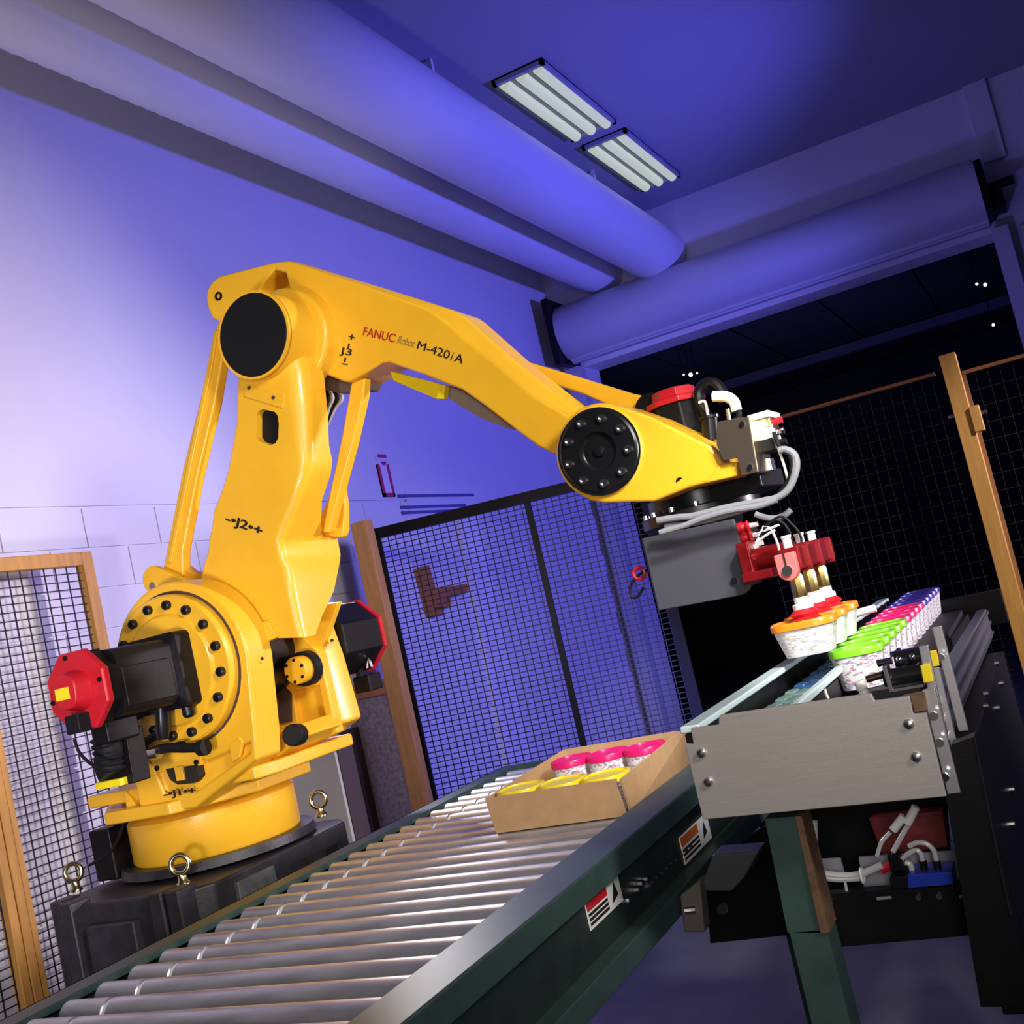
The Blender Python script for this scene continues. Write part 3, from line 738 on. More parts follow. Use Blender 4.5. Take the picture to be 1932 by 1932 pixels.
# sloping bright chamfer strip on the outer upper edge, and under-arm plates
MB().prism(py([(735, 700), (839, 726), (835, 752), (826, 754), (742, 718)], YA + 0.05), (0, 0.02, 0)).build('cable_tray', YEL2, ua, 0.002)
MB().prism(py([(826, 724), (840, 727), (836, 753), (823, 752)], YA + 0.03), (0, 0.022, 0)).build('tray_bracket', YEL2, ua, 0.002)
MB().prism(py([(845, 727), (875, 738), (915, 766), (975, 812), (955, 808), (905, 788), (845, 752)], YA + 0.06), (0, 0.03, 0)).build('under_cover', mat('bare_casting', (0.3, 0.25, 0.2), 0.5, 0.2), ua, 0.003)
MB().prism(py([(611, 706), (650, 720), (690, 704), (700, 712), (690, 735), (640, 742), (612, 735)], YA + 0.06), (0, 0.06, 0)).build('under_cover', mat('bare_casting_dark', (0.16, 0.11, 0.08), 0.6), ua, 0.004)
for k in range(4):
    MB().tube(py([(612 + 5 * k, 735), (618 + 9 * k, 750), (613 + 6 * k, 770), (608 + 3 * k, 800)], YA + 0.1 + 0.012 * k), 0.006, 8).build('cable', WHITE if k % 2 else RUB, ua)
lettering('FANUC', PY(684, 632, YA), PY(743, 646, YA), 0.0195, LRED, ua)
lettering('Robot', PY(749, 646, YA), PY(781, 655, YA), 0.0165, LGREY, ua, lean=0.2)
lettering('M-420', PY(785, 657, YA), PY(845, 677, YA), 0.0185, LBLK, ua)
lettering('i', PY(849, 679, YA), PY(853, 680, YA), 0.0195, LBLK, ua, lean=0.25)
lettering('A', PY(857, 681, YA), PY(873, 686, YA), 0.0185, LBLK, ua, weight=0.008)
lettering('J3', PY(643, 667, YA), PY(665, 672, YA), 0.0155, LBLK, ua, weight=0.008)
lettering('+', PY(656, 641, YA), PY(667, 644, YA), 0.017, LBLK, ua, weight=0.008)
lettering('-', PY(644, 690, YA), PY(654, 692, YA), 0.016, LBLK, ua, weight=0.008)
for q0, q1 in (((659, 648), (657, 657)), ((652, 675), (650, 683))):
    MB().bar(PY(*q0, YA - 0.0008), PY(*q1, YA - 0.0008), 0.004, 0.0018, up=Y).build('lettering', LBLK, ua)

# ---- levelling rods
def rod(name, a, b, wid, dep, par, flare=True):
    o = MB().bar(a, b, dep, wid, up=Y); d = (b - a).normalized()
    return o.build(name, YEL, par, 0.006, 2)
MB().prism(py([(408, 610), (427, 603), (422, 660), (405, 760), (372, 900), (345, 1040), (345, 1088), (300, 1092), (308, 1066), (345, 880), (380, 740)], 2.06), (0, 0.03, 0)).build('levelling_rod', YEL, rob, 0.006)
MB().prism(py([(403, 625), (410, 622), (398, 700), (362, 870), (322, 1062), (315, 1062), (352, 880), (382, 735)], 2.053), (0, 0.01, 0)).build('rod_rib', YEL, rob, 0.003)
MB().prism(py([(345, 1066), (358, 1078), (390, 1088), (380, 1108), (340, 1100)], 2.07), (0, 0.03, 0)).build('rod_clevis', YEL, rob, 0.004)
MB().prism(py([(662, 722), (688, 712), (686, 745), (667, 830), (640, 930), (620, 1006), (608, 1004), (624, 920), (643, 830)], 2.165), (0, 0.03, 0)).build('drive_link', YEL, rob, 0.005)
MB().prism(py([(960, 668), (985, 680), (1100, 714), (1190, 742), (1225, 749), (1255, 736), (1275, 737), (1290, 745), (1280, 785), (1230, 790), (1200, 788), (1100, 744), (1030, 722), (960, 690)], 2.30), (0, 0.035, 0)).build('levelling_rod', YEL, rob, 0.006)
q = PY(1228, 772, 2.28); MB().cyl(q, q + Y * 0.02, 0.036, 32).build('rod_end_cap', BLK, rob)

# ---- wrist
wc = PY(1132, 852, YW)
wp = arc(wc, 0.098, 60, 238, 18)
wr_low = py([(1110, 944), (1140, 949), (1235, 946), (1300, 920), (1390, 897), (1392, 882), (1364, 874), (1352, 856), (1338, 840), (1320, 832), (1225, 785)], YW)
wr = MB().prism(wp + wr_low, (0, 0.21, 0)).build('wrist_housing', YEL, rob, 0.012, 3)
MB().prism(py([(1357, 875), (1390, 871), (1392, 898), (1330, 912)], YW - 0.004), (0, 0.10, 0)).build('wrist_toe', YEL, wr, 0.003)
MB().lathe(PY(1283, 905, YW - 0.0), V(0.1, -1, -0.5), [(0.040, -0.03), (0.030, -0.018), (0.022, -0.014), (0.020, -0.010), (0.010, -0.009)], 28).build('drain_boss', YEL, wr, ang=60)
MB().cyl(PY(1283, 906, YW + 0.006), PY(1283, 906, YW + 0.006) + V(0.001, -0.005, -0.0025), 0.008, 14).build('drain_plug', STEELB, wr)
MB().ring(wc - Y * 0.002, -Y, 0.084, 0.089, -0.004, 0.006, 48).build('bearing_rim', CHROME, wr)
bc = MB().lathe(wc, -Y, [(0.084, -0.005), (0.084, 0.010), (0.080, 0.013), (0.040, 0.013), (0.036, 0.006), (0.033, 0.004), (0.012, 0.004), (0.010, 0.009), (0.006, 0.010), (0, 0.010)], 48).build('bearing_cap', STEELB, wr, ang=30)
for k in range(9):
    a = math.radians(40 * k + 28); q = wc + V(0.066 * math.cos(a), -0.013, 0.066 * math.sin(a))
    MB().lathe(q, -Y, [(0.0085, 0), (0.0085, 0.007), (0.005, 0.007), (0.005, 0.001), (0, 0.001)], 14).build('bolt', STEEL, bc)
# wrist motor
w0 = PY(1290, 822, 2.29); w1 = PY(1276, 765, 2.29)
def oct_ring(c, r): return [c + V(r * math.cos(math.radians(22.5 + 45 * i)), r * math.sin(math.radians(22.5 + 45 * i)), 0) for i in range(8)]
wm = MB().loft([oct_ring(V(w0.x, 2.29, w0.z - 0.03), 0.058), oct_ring(V(w0.x, 2.29, w1.z), 0.058)]).build('wrist_motor', BLK, rob, 0.004)
MB().loft([oct_ring(V(w0.x, 2.29, w1.z), 0.064), oct_ring(V(w0.x, 2.29, w1.z + 0.012), 0.064), oct_ring(V(w0.x, 2.29, w1.z + 0.014), 0.05), oct_ring(V(w0.x, 2.29, w1.z + 0.034), 0.046)]).build('fan_cover', RED, wm, 0.002)
MB().tube(py([(1345, 800), (1326, 772), (1318, 745), (1328, 726), (1345, 722), (1360, 736), (1366, 760)], 2.25), 0.012, 10).build('conduit', STEELB, wm)
MB().tube(py([(1318, 760), (1330, 758), (1336, 784)], 2.22), 0.003, 6).build('cable', WHITE, wm)
MB().tube(py([(1345, 748), (1368, 748), (1384, 757), (1390, 775)], 2.2), 0.011, 8).build('cable_wrap', WHITE, wm)
MB().tube(py([(1392, 765), (1394, 785), (1385, 796)], 2.2), 0.006, 8).build('cable', RUB, wm)
MB().cyl(PY(1338, 788, 2.22), PY(1342, 830, 2.22), 0.017, 14).cyl(PY(1337, 785, 2.22), PY(1338, 790, 2.22), 0.021, 14).build('connector', STEELB, wm)
MB().cyl(PY(1372, 772, 2.22), PY(1376, 795, 2.22), 0.004, 8).build('pin', STEEL, wm)
# valve bracket on the wrist
vb = MB().prism(py([(1352, 797), (1362, 794), (1403, 786), (1412, 788), (1429, 891), (1399, 898), (1391, 864), (1365, 869), (1352, 840)], YW - 0.02), (0, 0.004, 0)).build('valve_bracket', BRKT, rob, 0.001)
MB().prism([p for p in py([(1410, 788), (1427, 891)], YW - 0.018)] + [p + V(0.0, 0.12, 0) for p in py([(1427, 891), (1410, 788)], YW - 0.018)], (0.004, 0, 0)).build('side_plate', ZINC, vb, 0.001)
MB().box(PY(1412, 792, 2.12) - V(0, 0, .004), PY(1412, 792, 2.12) + V(0.04, 0.1, 0.008)).build('top_plate', WHITE, vb)
for k, (a, b) in enumerate([(1424, 806), (1428, 826), (1432, 846)]):
    q = PY(a, b, 2.17)
    MB().box(q - V(0.005, 0.03, 0.014), q + V(0.038, 0.04, 0.014)).build('solenoid', (ZINC, WHITE, BLK)[k], vb, 0.003)
    MB().cyl(q + V(0.038, 0, 0), q + V(0.055, 0, 0), 0.007, 10).build('fitting', (RED, CHROME, BLK)[k], vb)
q = PY(1440, 880, 2.18); MB().box(q - V(0.015, 0.02, 0.014), q + V(0.02, 0.02, 0.014)).build('solenoid', STEEL, vb, 0.003)
for a, b in ((1401, 800), (1416, 881)):
    q = PY(a, b, YW - 0.02); MB().cyl(q, q - Y * 0.005, 0.005, 10).build('screw', CHROME, vb)
# tool flange
fc = PY(1345, 925, 2.26)
MB().lathe((fc.x - 0.035, 2.26, fc.z - 0.052), Z, [(0.125, 0), (0.125, 0.022), (0.105, 0.026), (0.105, 0.055)], 48).build('tool_flange', STEELB, rob, ang=30)
MB().lathe((fc.x - 0.035, 2.26, fc.z - 0.085), Z, [(0.075, 0), (0.085, 0.034)], 36).build('tool_flange', STEELB, rob, ang=30)
MB().prism([V(fc.x + 0.02, 2.16, fc.z - 0.0), V(fc.x + 0.125, 2.16, fc.z + 0.012), V(fc.x + 0.14, 2.30, fc.z + 0.012), V(fc.x + 0.02, 2.36, fc.z)], (0, 0, -0.036)).build('flange_bracket', STEELB, rob, 0.003)
for k in range(14):
    a = 2 * math.pi * k / 14; q = V(fc.x - 0.035 + 0.115 * math.cos(a), 2.26 + 0.115 * math.sin(a), fc.z - 0.03)
    MB().cyl(q, q + Z * 0.010, 0.006, 10).build('bolt', STEEL, rob)
# hoses looped under the wrist
def hose(pts, y, r, m, name='hose'): MB().tube([PY(a, b, y + d) for a, b, d in [(p + (0,))[:3] for p in pts]], r, 10).build(name, m, rob)
hose([(1240, 982), (1280, 976), (1310, 973), (1370, 958), (1440, 945), (1468, 938), (1488, 922), (1500, 895), (1503, 872), (1497, 856), (1482, 848), (1470, 850)], 2.09, 0.0068, GREYTUBE)
hose([(1245, 1005), (1290, 992), (1320, 980), (1370, 965), (1430, 955), (1465, 943)], 2.085, 0.006, GREYTUBE)
hose([(1255, 993), (1320, 985), (1390, 966), (1455, 944)], 2.10, 0.0055, GREYTUBE)
hose([(1470, 930), (1488, 905), (1496, 880), (1490, 858), (1478, 852), (1468, 838), (1460, 815)], 2.13, 0.004, RUB)
hose([(1455, 800), (1460, 820), (1470, 850), (1480, 880), (1486, 905)], 2.14, 0.0025, WHITE)
hose([(1425, 970), (1440, 975), (1460, 978), (1480, 972), (1492, 962)], 2.15, 0.006, GREYTUBE)

# ================================================================== GRIPPER
gp0 = PY(1300, 1070, 2.2)
gr = thing('vacuum_gripper', 'suction gripper with grey cover plate and red clamps under the wrist', 'gripper', (fc.x - 0.035, 2.26, 1.30))
MB().prism(py([(1211, 1016), (1383, 979), (1409, 1063), (1417, 1098), (1414, 1112), (1404, 1121), (1390, 1125), (1243, 1152)], 2.14), (0, 0.012, 0)).build('cover_plate', GREYP, gr, 0.002)
MB().prism(py([(1225, 1020), (1380, 988), (1405, 1090), (1390, 1115), (1250, 1142)], 2.155), (0, 0.20, 0)).build('body', BLK, gr, 0.004)
MB().box((fc.x - 0.08, 2.2, fc.z - 0.13), (fc.x + 0.0, 2.33, fc.z - 0.08)).build('mount', BLK, gr)
q = PY(1386, 1096, 2.14); MB().cyl(q, q - Y * 0.005, 0.007, 12).build('screw', CHROME, gr)
for k, (a, b) in enumerate([(1402, 995), (1408, 1013), (1412, 1030)]):
    q = PY(a, b, 2.16)
    MB().lathe(q, X, [(0.010, -0.012), (0.012, -0.004), (0.009, 0.004), (0.012, 0.010), (0.006, 0.014)], 14).build('valve_knob', RED, gr)
    MB().cyl(q + X * 0.012, q + X * 0.03, 0.005, 8).build('fitting', WHITE, gr)
q = PY(1420, 1040, 2.15); MB().box(q - V(.012, .01, .006), q + V(.012, .01, .012)).build('fitting', WHITE, gr, 0.002)
# arm to the clamp bar
a = PY(1404, 1068, 2.13)
MB().box((a.x, 2.10, a.z - 0.02), (a.x + 0.025, 2.20, a.z + 0.045)).build('clamp_block', REDD, gr, 0.004)
MB().cyl((a.x, 2.14, a.z + 0.008), (a.x + 0.10, 2.14, a.z + 0.008), 0.021, 24).build('arm_tube', REDD, gr)
MB().box((a.x, 2.09, a.z - 0.032), (a.x + 0.06, 2.2, a.z - 0.014)).build('clamp_block', REDD, gr, 0.003)
c0 = PY(1484, 1068, 1.935)
MB().box((c0.x - 0.012, 1.95, c0.z - 0.010), (c0.x + 0.024, 2.27, c0.z + 0.030)).build('clamp_bar', REDD, gr, 0.003)
up = [V(c0.x - .018, 1.935, c0.z + .022), V(c0.x + .018, 1.935, c0.z + .022), V(c0.x + .018, 1.935, c0.z - .008)] + [V(c0.x + .018 * math.cos(math.radians(t)), 1.935, c0.z - .008 + .018 * math.sin(math.radians(t))) for t in range(-15, -180, -15)] + [V(c0.x - .018, 1.935, c0.z - .008)]
MB().prism(up, (0, 0.02, 0)).build('end_clamp', REDL, gr, 0.002)
MB().cyl((c0.x, 1.937, c0.z - 0.008), (c0.x, 1.930, c0.z - 0.008), 0.009, 16).build('end_screw', STEEL, gr)
MB().box((c0.x - 0.001, 1.932, c0.z), (c0.x + 0.001, 1.937, c0.z + 0.024)).build('clamp_slit', LBLK, gr)
TX = -0.4615; TY = [1.965, 2.075, 2.185]
LIDZ = 1.262
for k, y in enumerate(TY):
    for yy in (y + 0.035,):
        MB().box((c0.x - 0.016, yy, c0.z - 0.016), (c0.x + 0.030, yy + 0.006, c0.z + 0.034)).build('clamp_plate', REDD, gr, 0.002)
    q = V(c0.x + 0.004, y, c0.z + 0.03); MB().cyl(q, q + Z * 0.018, 0.008, 10).cyl(q + Z * .018, q + Z * 0.022, 0.0095, 10).build('top_fitting', WHITE, gr)
    zb = LIDZ + 0.012
    ztop = c0.z - 0.012
    cx = c0.x + 0.004
    MB().lathe((cx, y, zb + 0.036), Z, [(0.011, 0), (0.012, 0.004), (0.012, ztop - zb - 0.046), (0.008, ztop - zb - 0.036)], 8).build('brass_fitting', BRASS, gr)
    MB().lathe((cx, y, zb + 0.018), Z, [(0.018, 0), (0.018, 0.008), (0.013, 0.010), (0.013, 0.020)], 20).build('cup_stem', WHITE, gr)
    MB().lathe((cx, y, zb), Z, [(0.028, 0), (0.022, 0.004), (0.027, 0.010), (0.021, 0.014), (0.016, 0.020)], 28).build('suction_cup', RED, gr)
for k, (pts, m) in enumerate([([(1425, 1030), (1440, 995), (1455, 1000), (1467, 1025), (1472, 1045)], TUBE), ([(1430, 1015), (1455, 985), (1475, 985), (1490, 1005), (1497, 1035)], RUB), ([(1428, 1005), (1470, 975), (1495, 990), (1510, 1010), (1513, 1030)], RUB), ([(1422, 1008), (1445, 1000), (1470, 990)], TUBE), ([(1425, 1025), (1445, 1010), (1462, 1000)], TUBE)]):
    MB().tube(py(pts, 2.06), 0.0025, 6).build('air_tube', m, gr)
q = PY(1206, 1082, 2.18)
MB().torus(q, Y, 0.012, 0.004, 16, 8).build('hose_clip', RED, gr)
MB().tube(py([(1222, 1075), (1206, 1085), (1190, 1105), (1192, 1126), (1204, 1125), (1214, 1108)], 2.18), 0.003, 6).build('air_tube', RUB, gr)

# ================================================================== PEDESTAL
ped = thing('robot_pedestal', 'dark cast pedestal block carrying the robot', 'pedestal', (-2.03, 2.13, 0))
pa, pb = (-2.30, 1.83), (-1.76, 2.42)
ch = 0.09
def oct_plan(x0, y0, x1, y1, c, z): return [V(x0 + c, y0, z), V(x1 - c, y0, z), V(x1, y0 + c, z), V(x1, y1 - c, z), V(x1 - c, y1, z), V(x0 + c, y1, z), V(x0, y1 - c, z), V(x0, y0 + c, z)]
MB().loft([oct_plan(-2.29, 1.825, -1.80, 2.42, .05, 0.0), oct_plan(-2.29, 1.825, -1.80, 2.42, .05, 0.975)]).build('body', CAST, ped, 0.008)
MB().lathe((J1.x, J1.y, 0.985), Z, [(0.24, 0), (0.235, 0.02)], 48).build('mount_plate', CAST, ped)
MB().prism([V(-2.13, 1.80, 0.70), V(-1.98, 1.80, 0.70), V(-1.98, 1.80, 0.93), V(-2.13, 1.80, 0.93)], (0, 0.03, 0)).build('front_panel', CAST, ped, 0.006)
for x, y in ((-2.245, 1.85), (-2.175, 1.815), (-1.90, 1.815), (-1.85, 1.815)):
    MB().box((x - 0.02, y - 0.02, 0), (x + 0.02, y + 0.04, 0.985)).build('rib', CAST, ped, 0.006)
MB().box((-1.80, 1.93, 0.1), (-1.785, 2.06, 0.955)).build('side_panel', mat('scuffed_grey', (0.12, 0.12, 0.13), 0.5, 0.3, 0.3, 30), ped, 0.004)
MB().box((-1.80, 2.27, 0.90), (-1.792, 2.31, 0.93)).build('bolt_pocket', LBLK, ped)
for (px, py_) in ((143, 1672), (345, 1660), (605, 1532)):
    p = PZ(px, py_, 0.985)
    e = MB().lathe(p - Z * 0.012, Z, [(0.016, 0), (0.016, 0.006), (0.011, 0.010), (0.010, 0.024)], 16).torus(p + Z * 0.034, V(0.42, -0.9, 0.1), 0.021, 0.0065, 28, 10).build('eye_bolt', ZINC, ped, ang=60)
MB().box((-2.27, 1.98, 0.985), (-2.20, 2.10, 1.11)).build('junction_box', BLK, ped, 0.006)

# ================================================================== ROLLER CONVEYOR
rc = thing('roller_conveyor', 'green framed roller conveyor running past the robot', 'conveyor', (-1.1, 2.0, 0))
ZR = 1.0
XA, XB = -1.475, -0.76
Y0, Y1 = 0.75, 2.66
pitch = 0.0655
RR = 0.024
# left rail (flush), right rail (guide channel)
MB().box((XA - 0.004, Y0, ZR - 0.10), (XA + 0.055, Y1, ZR - 0.02)).box((XA - 0.012, Y0, ZR - 0.012), (XA + 0.04, Y1, ZR)).box((XA - 0.012, Y0, ZR - 0.12), (XA - 0.004, Y1, ZR)).build('left_rail', GREEN, rc, 0.002)
MB().box((XB + 0.002, Y0, ZR + 0.022), (XB + 0.075, Y1, ZR + 0.032)).box((XB + 0.067, Y0, ZR - 0.004), (XB + 0.077, Y1, ZR + 0.031)).box((XB + 0.002, Y0, ZR - 0.06), (XB + 0.008, Y1, ZR + 0.03)).build('right_rail', GREEN, rc, 0.002)
MB().box((XB + 0.05, Y0, ZR - 0.12), (XB + 0.056, Y1, ZR + 0.022)).build('right_web', GREEND, rc)
MB().box((XB + 0.05, Y0, ZR - 0.125), (XB + 0.085, Y1, ZR - 0.09)).build('lower_rail', GREEN, rc, 0.002)
MB().box((XA - 0.004, Y1, ZR - 0.10), (XB + 0.07, Y1 + 0.02, ZR)).build('end_plate', GREEN, rc)
for x in (XA + 0.02, XB + 0.03):
    for y in (0.95, 2.5):
        MB().box((x - 0.03, y - 0.03, 0), (x + 0.03, y + 0.03, ZR - 0.1)).build('leg', GREEND, rc)
rl = None
nroll = int((Y1 - Y0 - 0.06) / pitch)
for i in range(nroll):
    y = 1.478 - 0.0655 * 10 + pitch * i
    if y < Y0 + 0.03 or y > Y1 - 0.03: continue
    if rl is None:
        rl = MB().lathe((XA + 0.052, y, ZR - 0.026), X, [(0.012, 0), (RR, 0.003), (RR, 0.085), (RR - 0.003, 0.087), (RR - 0.003, 0.093), (RR, 0.095), (RR, XB - XA - 0.056)], 28).build('roller', ROLL, rc, ang=25, origin=V(XA, y, ZR))
        rl.location = V(XA, y, ZR) - ORG[rc.name]; ORG[rl.name] = V(XA, y, ZR)
        bnd = MB().lathe((XA + 0.052, y, ZR - 0.026), X, [(RR - 0.003, 0.087), (RR - 0.0015, 0.088), (RR - 0.0015, 0.092), (RR - 0.003, 0.093)], 28).build('drive_band', WHITE, rl)
    else:
        c = rl.copy(); COL.objects.link(c); c.location = V(XA, y, ZR) - ORG[rc.name]
        d = bnd.copy(); COL.objects.link(d); d.parent = c
# bolts and warning labels on the right web
xw_ = XB + 0.0565
for k, (px, py_) in enumerate(((1205, 1668), (1215, 1660), (1222, 1672), (1198, 1680), (1180, 1700))):
    q = PX(px, py_, xw_); MB().cyl(q, q + X * 0.008, 0.006, 8).build('bolt', STEEL, rc)
for k in range(9):
    q = PX(1232 + k * 9, 1664 - k * 8.5, xw_ + 0.028); MB().cyl(q - X * 0.004, q + X * 0.002, 0.0022, 6).build('rivet', STEEL, rc)
def sticker(px, ym, parent):
    P = [PX(a, b, xw_) for a, b in px]
    y0 = min(p.y for p in P); y1 = max(p.y for p in P); z1 = sum(p.z for p in P[:2]) / 2; z0 = sum(p.z for p in P[2:]) / 2
    s = MB().box((xw_, y0, z0), (xw_ + 0.001, y1, z1)).build('warning_label', WHITE, parent)
    yc = y0 + (y1 - y0) * 0.6
    MB().box((xw_ + .001, y0 + .002, z0 + (z1 - z0) * .62), (xw_ + .0016, yc, z1 - .002)).build('header', ym, s)
    for r in range(3):
        zz = z0 + (z1 - z0) * (0.12 + .16 * r)
        MB().box((xw_ + .001, y0 + .004, zz), (xw_ + .0016, yc - .002, zz + .004)).build('text_line', LBLK, s)
    zc = (z0 + z1) / 2; yy = (yc + y1) / 2
    MB().prism([V(xw_ + .001, yy - .012, zc - .012), V(xw_ + .001, yy + .012, zc - .006), V(xw_ + .001, yy + .004, zc + .016)], (.0006, 0, 0)).build('pictogram', LBLK, s)
sticker([(1280, 1570), (1330, 1545), (1345, 1590), (1290, 1622)], ORANGE, rc)
sticker([(1112, 1685), (1165, 1655), (1172, 1720), (1110, 1740)], RED, rc)

# ================================================================== TUBS
def rr_plan(hx, hy, r, z, n=4):
    out = []
    for cx, cy, a0 in ((hx - r, hy - r, 0), (-hx + r, hy - r, 90), (-hx + r, -hy + r, 180), (hx - r, -hy + r, 270)):
        for i in range(n + 1):
            a = math.radians(a0 + 90 * i / n); out.append(V(cx + r * math.cos(a), cy + r * math.sin(a), z))
    return out
def make_tub(lidm, lab, label, group, loc, hx=0.048, hy=0.043, h=0.062, tap=0.76, rz=0.0, tilt=(0, 0)):
    t = thing('plastic_tub', label, 'tub', (0, 0, 0), group)
    MB().loft([rr_plan(hx * tap, hy * tap, .022, 0), rr_plan(hx * (tap + .02), hy * (tap + .02), .024, 0.003), rr_plan(hx * .955, hy * .955, .03, h)]).build('cup', lab, t, ang=50)
    MB().loft([rr_plan(hx * .97, hy * .97, .031, h - 0.004), rr_plan(hx, hy, .033, h - 0.003), rr_plan(hx, hy, .033, h + 0.007), rr_plan(hx * .97, hy * .97, .031, h + 0.0095), rr_plan(hx * .88, hy * .88, .028, h + 0.0095), rr_plan(hx * .86, hy * .86, .027, h + 0.0065)]).build('lid', lidm, t, ang=40)
    t.location = loc; t.rotation_euler = (tilt[0], tilt[1], rz)
    return t
ordn = ['first', 'second', 'third', 'fourth', 'fifth', 'sixth']
def dup_tub(src, label, loc, rz=0.0, tilt=(0, 0)):
    c = src.copy(); COL.objects.link(c)
    for ch in [x for x in bpy.data.objects if x.parent == src]:
        d = ch.copy(); COL.objects.link(d); d.parent = c
    c['label'] = label; c.location = loc; c.rotation_euler = (tilt[0], tilt[1], rz)
    return c
# row on the belt conveyor
ZB = 1.132
yrow = 2.045; pit = 0.0935
names = [('green', GLID, 5), ('pink', PINK, 4), ('blue', BLID, 5)]
i = 0
for cname, lm, cnt in names:
    src = None
    for k in range(cnt):
        y = yrow + i * pit; x = -0.378 - 0.0125 * (y - 2.0) * 1.0
        lb = f'{cname}-lidded white tub, {ordn[k]} of its colour from the near end of the belt row'
        if src is None: src = make_tub(lm, LABEL, lb, 'lidded tubs in a row on the belt conveyor', (x, y, ZB), h=0.062)
        else: dup_tub(src, lb, (x, y, ZB))
        i += 1
# held tubs
src = None
for k, y in enumerate(TY):
    lb = ['orange-lidded white tub hanging from the nearest suction cup', 'orange-lidded white tub hanging from the middle suction cup', 'orange-lidded white tub hanging from the farthest suction cup'][k]
    loc = (c0.x - 0.001, y, LIDZ - 0.048)
    if src is None: src = make_tub(OLID, LABELW, lb, 'tubs held by the suction cups', loc, hx=0.056, hy=0.050, h=0.051, tap=0.72)
    else: dup_tub(src, lb, loc)

# ================================================================== CARDBOARD BOX WITH TUBS
b00 = PZ(945, 1567, ZR); b10 = PZ(1175, 1545, ZR)
bx0, bx1, by0 = b00.x, b10.x, (b00.y + b10.y) / 2
by1 = by0 + 0.36; bh = 0.068
cb_ = thing('cardboard_box', 'open cardboard tray box of tubs on the rollers', 'box', ((bx0 + bx1) / 2, (by0 + by1) / 2, ZR))
MB().box((bx0, by0, ZR), (bx1, by1, ZR + 0.003)).build('bottom', CARD, cb_)
MB().hexa([V(bx0, by0, ZR), V(bx1, by0, ZR), V(bx1, by0 + .004, ZR), V(bx0, by0 + .004, ZR), V(bx0 - .006, by0 - .004, ZR + bh), V(bx1 - .002, by0 - .004, ZR + bh), V(bx1 - .002, by0, ZR + bh), V(bx0 - .006, by0, ZR + bh)]).build('front_panel', CARD, cb_)
MB().hexa([V(bx0, by0 + .004, ZR), V(bx0 + .004, by0 + .004, ZR), V(bx0 + .004, by1, ZR), V(bx0, by1, ZR), V(bx0 - .006, by0, ZR + bh), V(bx0 - .002, by0, ZR + bh), V(bx0 + .0, by1, ZR + bh + .012), V(bx0 - .004, by1, ZR + bh + .012)]).build('left_panel', CARD, cb_)
MB().hexa([V(bx0, by1, ZR), V(bx1, by1, ZR), V(bx1, by1 + .004, ZR), V(bx0, by1 + .004, ZR), V(bx0, by1, ZR + bh + .014), V(bx1, by1, ZR + bh + .014), V(bx1, by1 + .004, ZR + bh + .014), V(bx0, by1 + .004, ZR + bh + .014)]).build('back_panel', CARD, cb_)
MB().hexa([V(bx1 + .006, by0 + .004, ZR), V(bx1 + .010, by0 + .004, ZR), V(bx1 + .006, by1, ZR), V(bx1 + .002, by1, ZR), V(bx1 + .008, by0 - .012, ZR + bh), V(bx1 + .012, by0 - .012, ZR + bh), V(bx1 + .026, by1 + .02, ZR + bh + .022), V(bx1 + .022, by1 + .02, ZR + bh + .022)]).build('right_panel', CARD, cb_)
pw = (bx1 - bx0) / 3
ysrc = None
for r in range(1):
    for k in range(3):
        x = bx0 + pw * (k + 0.5); y = by0 + 0.052 + r * 0.094
        lb = (['leftmost', 'middle', 'rightmost'][k]) + (' of the three yellow-lidded tubs at the front of the cardboard box' if r == 0 else ' yellow-lidded tub under the pink row in the cardboard box')
        if ysrc is None: ysrc = make_tub(YLID, LABEL, lb, 'yellow-lidded tubs in the cardboard box', (x, y, ZR + 0.0035), hx=pw * .485, hy=0.045, h=0.058)
        else: dup_tub(ysrc, lb, (x, y, ZR + 0.0035))
psrc = None
for k in range(3):
    x = -0.998 + 0.0795 * k; y = by0 + 0.225 + 0.006 * k
    lb = ['leftmost', 'middle', 'rightmost'][k] + ' of the three pink-lidded tubs standing in the cardboard box'
    loc = (x, y, ZR + 0.0035)
    if psrc is None: psrc = make_tub(PINK, LABEL, lb, 'pink-lidded tubs in the cardboard box', loc, hx=0.039, hy=0.045, h=0.070, tap=0.84)
    else: dup_tub(psrc, lb, loc)

# ================================================================== BELT CONVEYOR
bcv = thing('belt_conveyor', 'narrow belt conveyor with blue side rail carrying the tub row', 'conveyor', (-0.37, 2.4, 0))
MB().box((-0.516, 1.43, 1.19), (-0.488, 3.3, 1.2)).build('side_rail', RAILB, bcv, 0.003)
MB().box((-0.51, 1.43, 1.09), (-0.497, 3.3, 1.189)).build('side_wall', BLK, bcv)
MB().box((-0.497, 1.43, 1.08), (-0.29, 3.35, 1.118)).build('bed', BLK, bcv)
for k in range(30):
    y = 1.46 + k * 0.036
    for j in range(3 if k < 15 else 2):
        MB().box((-0.476 + j * 0.022, y, 1.160), (-0.456 + j * 0.022, y + 0.031, 1.166 + 0.002 * ((k + j) % 2))).build('belt_link', BELTG if k < 12 else BELTB, bcv, 0.003)
MB().box((-0.477, 1.45, 1.118), (-0.433, 2.56, 1.160)).box((-0.433, 1.45, 1.118), (-0.411, 1.99, 1.160)).build('belt_support', BLK, bcv)
MB().bar((-0.400, 1.45, 1.175), (-0.405, 1.99, 1.175), 0.014, 0.012).build('guide_strip', RAILB, bcv, 0.003)
MB().bar((-0.33, 1.97, 1.124), (-0.355, 3.35, 1.124), 0.10, 0.014).build('belt', RUB, bcv)
a, b = PY(1578, 1168, 2.6), PY(1652, 1147, 2.6)
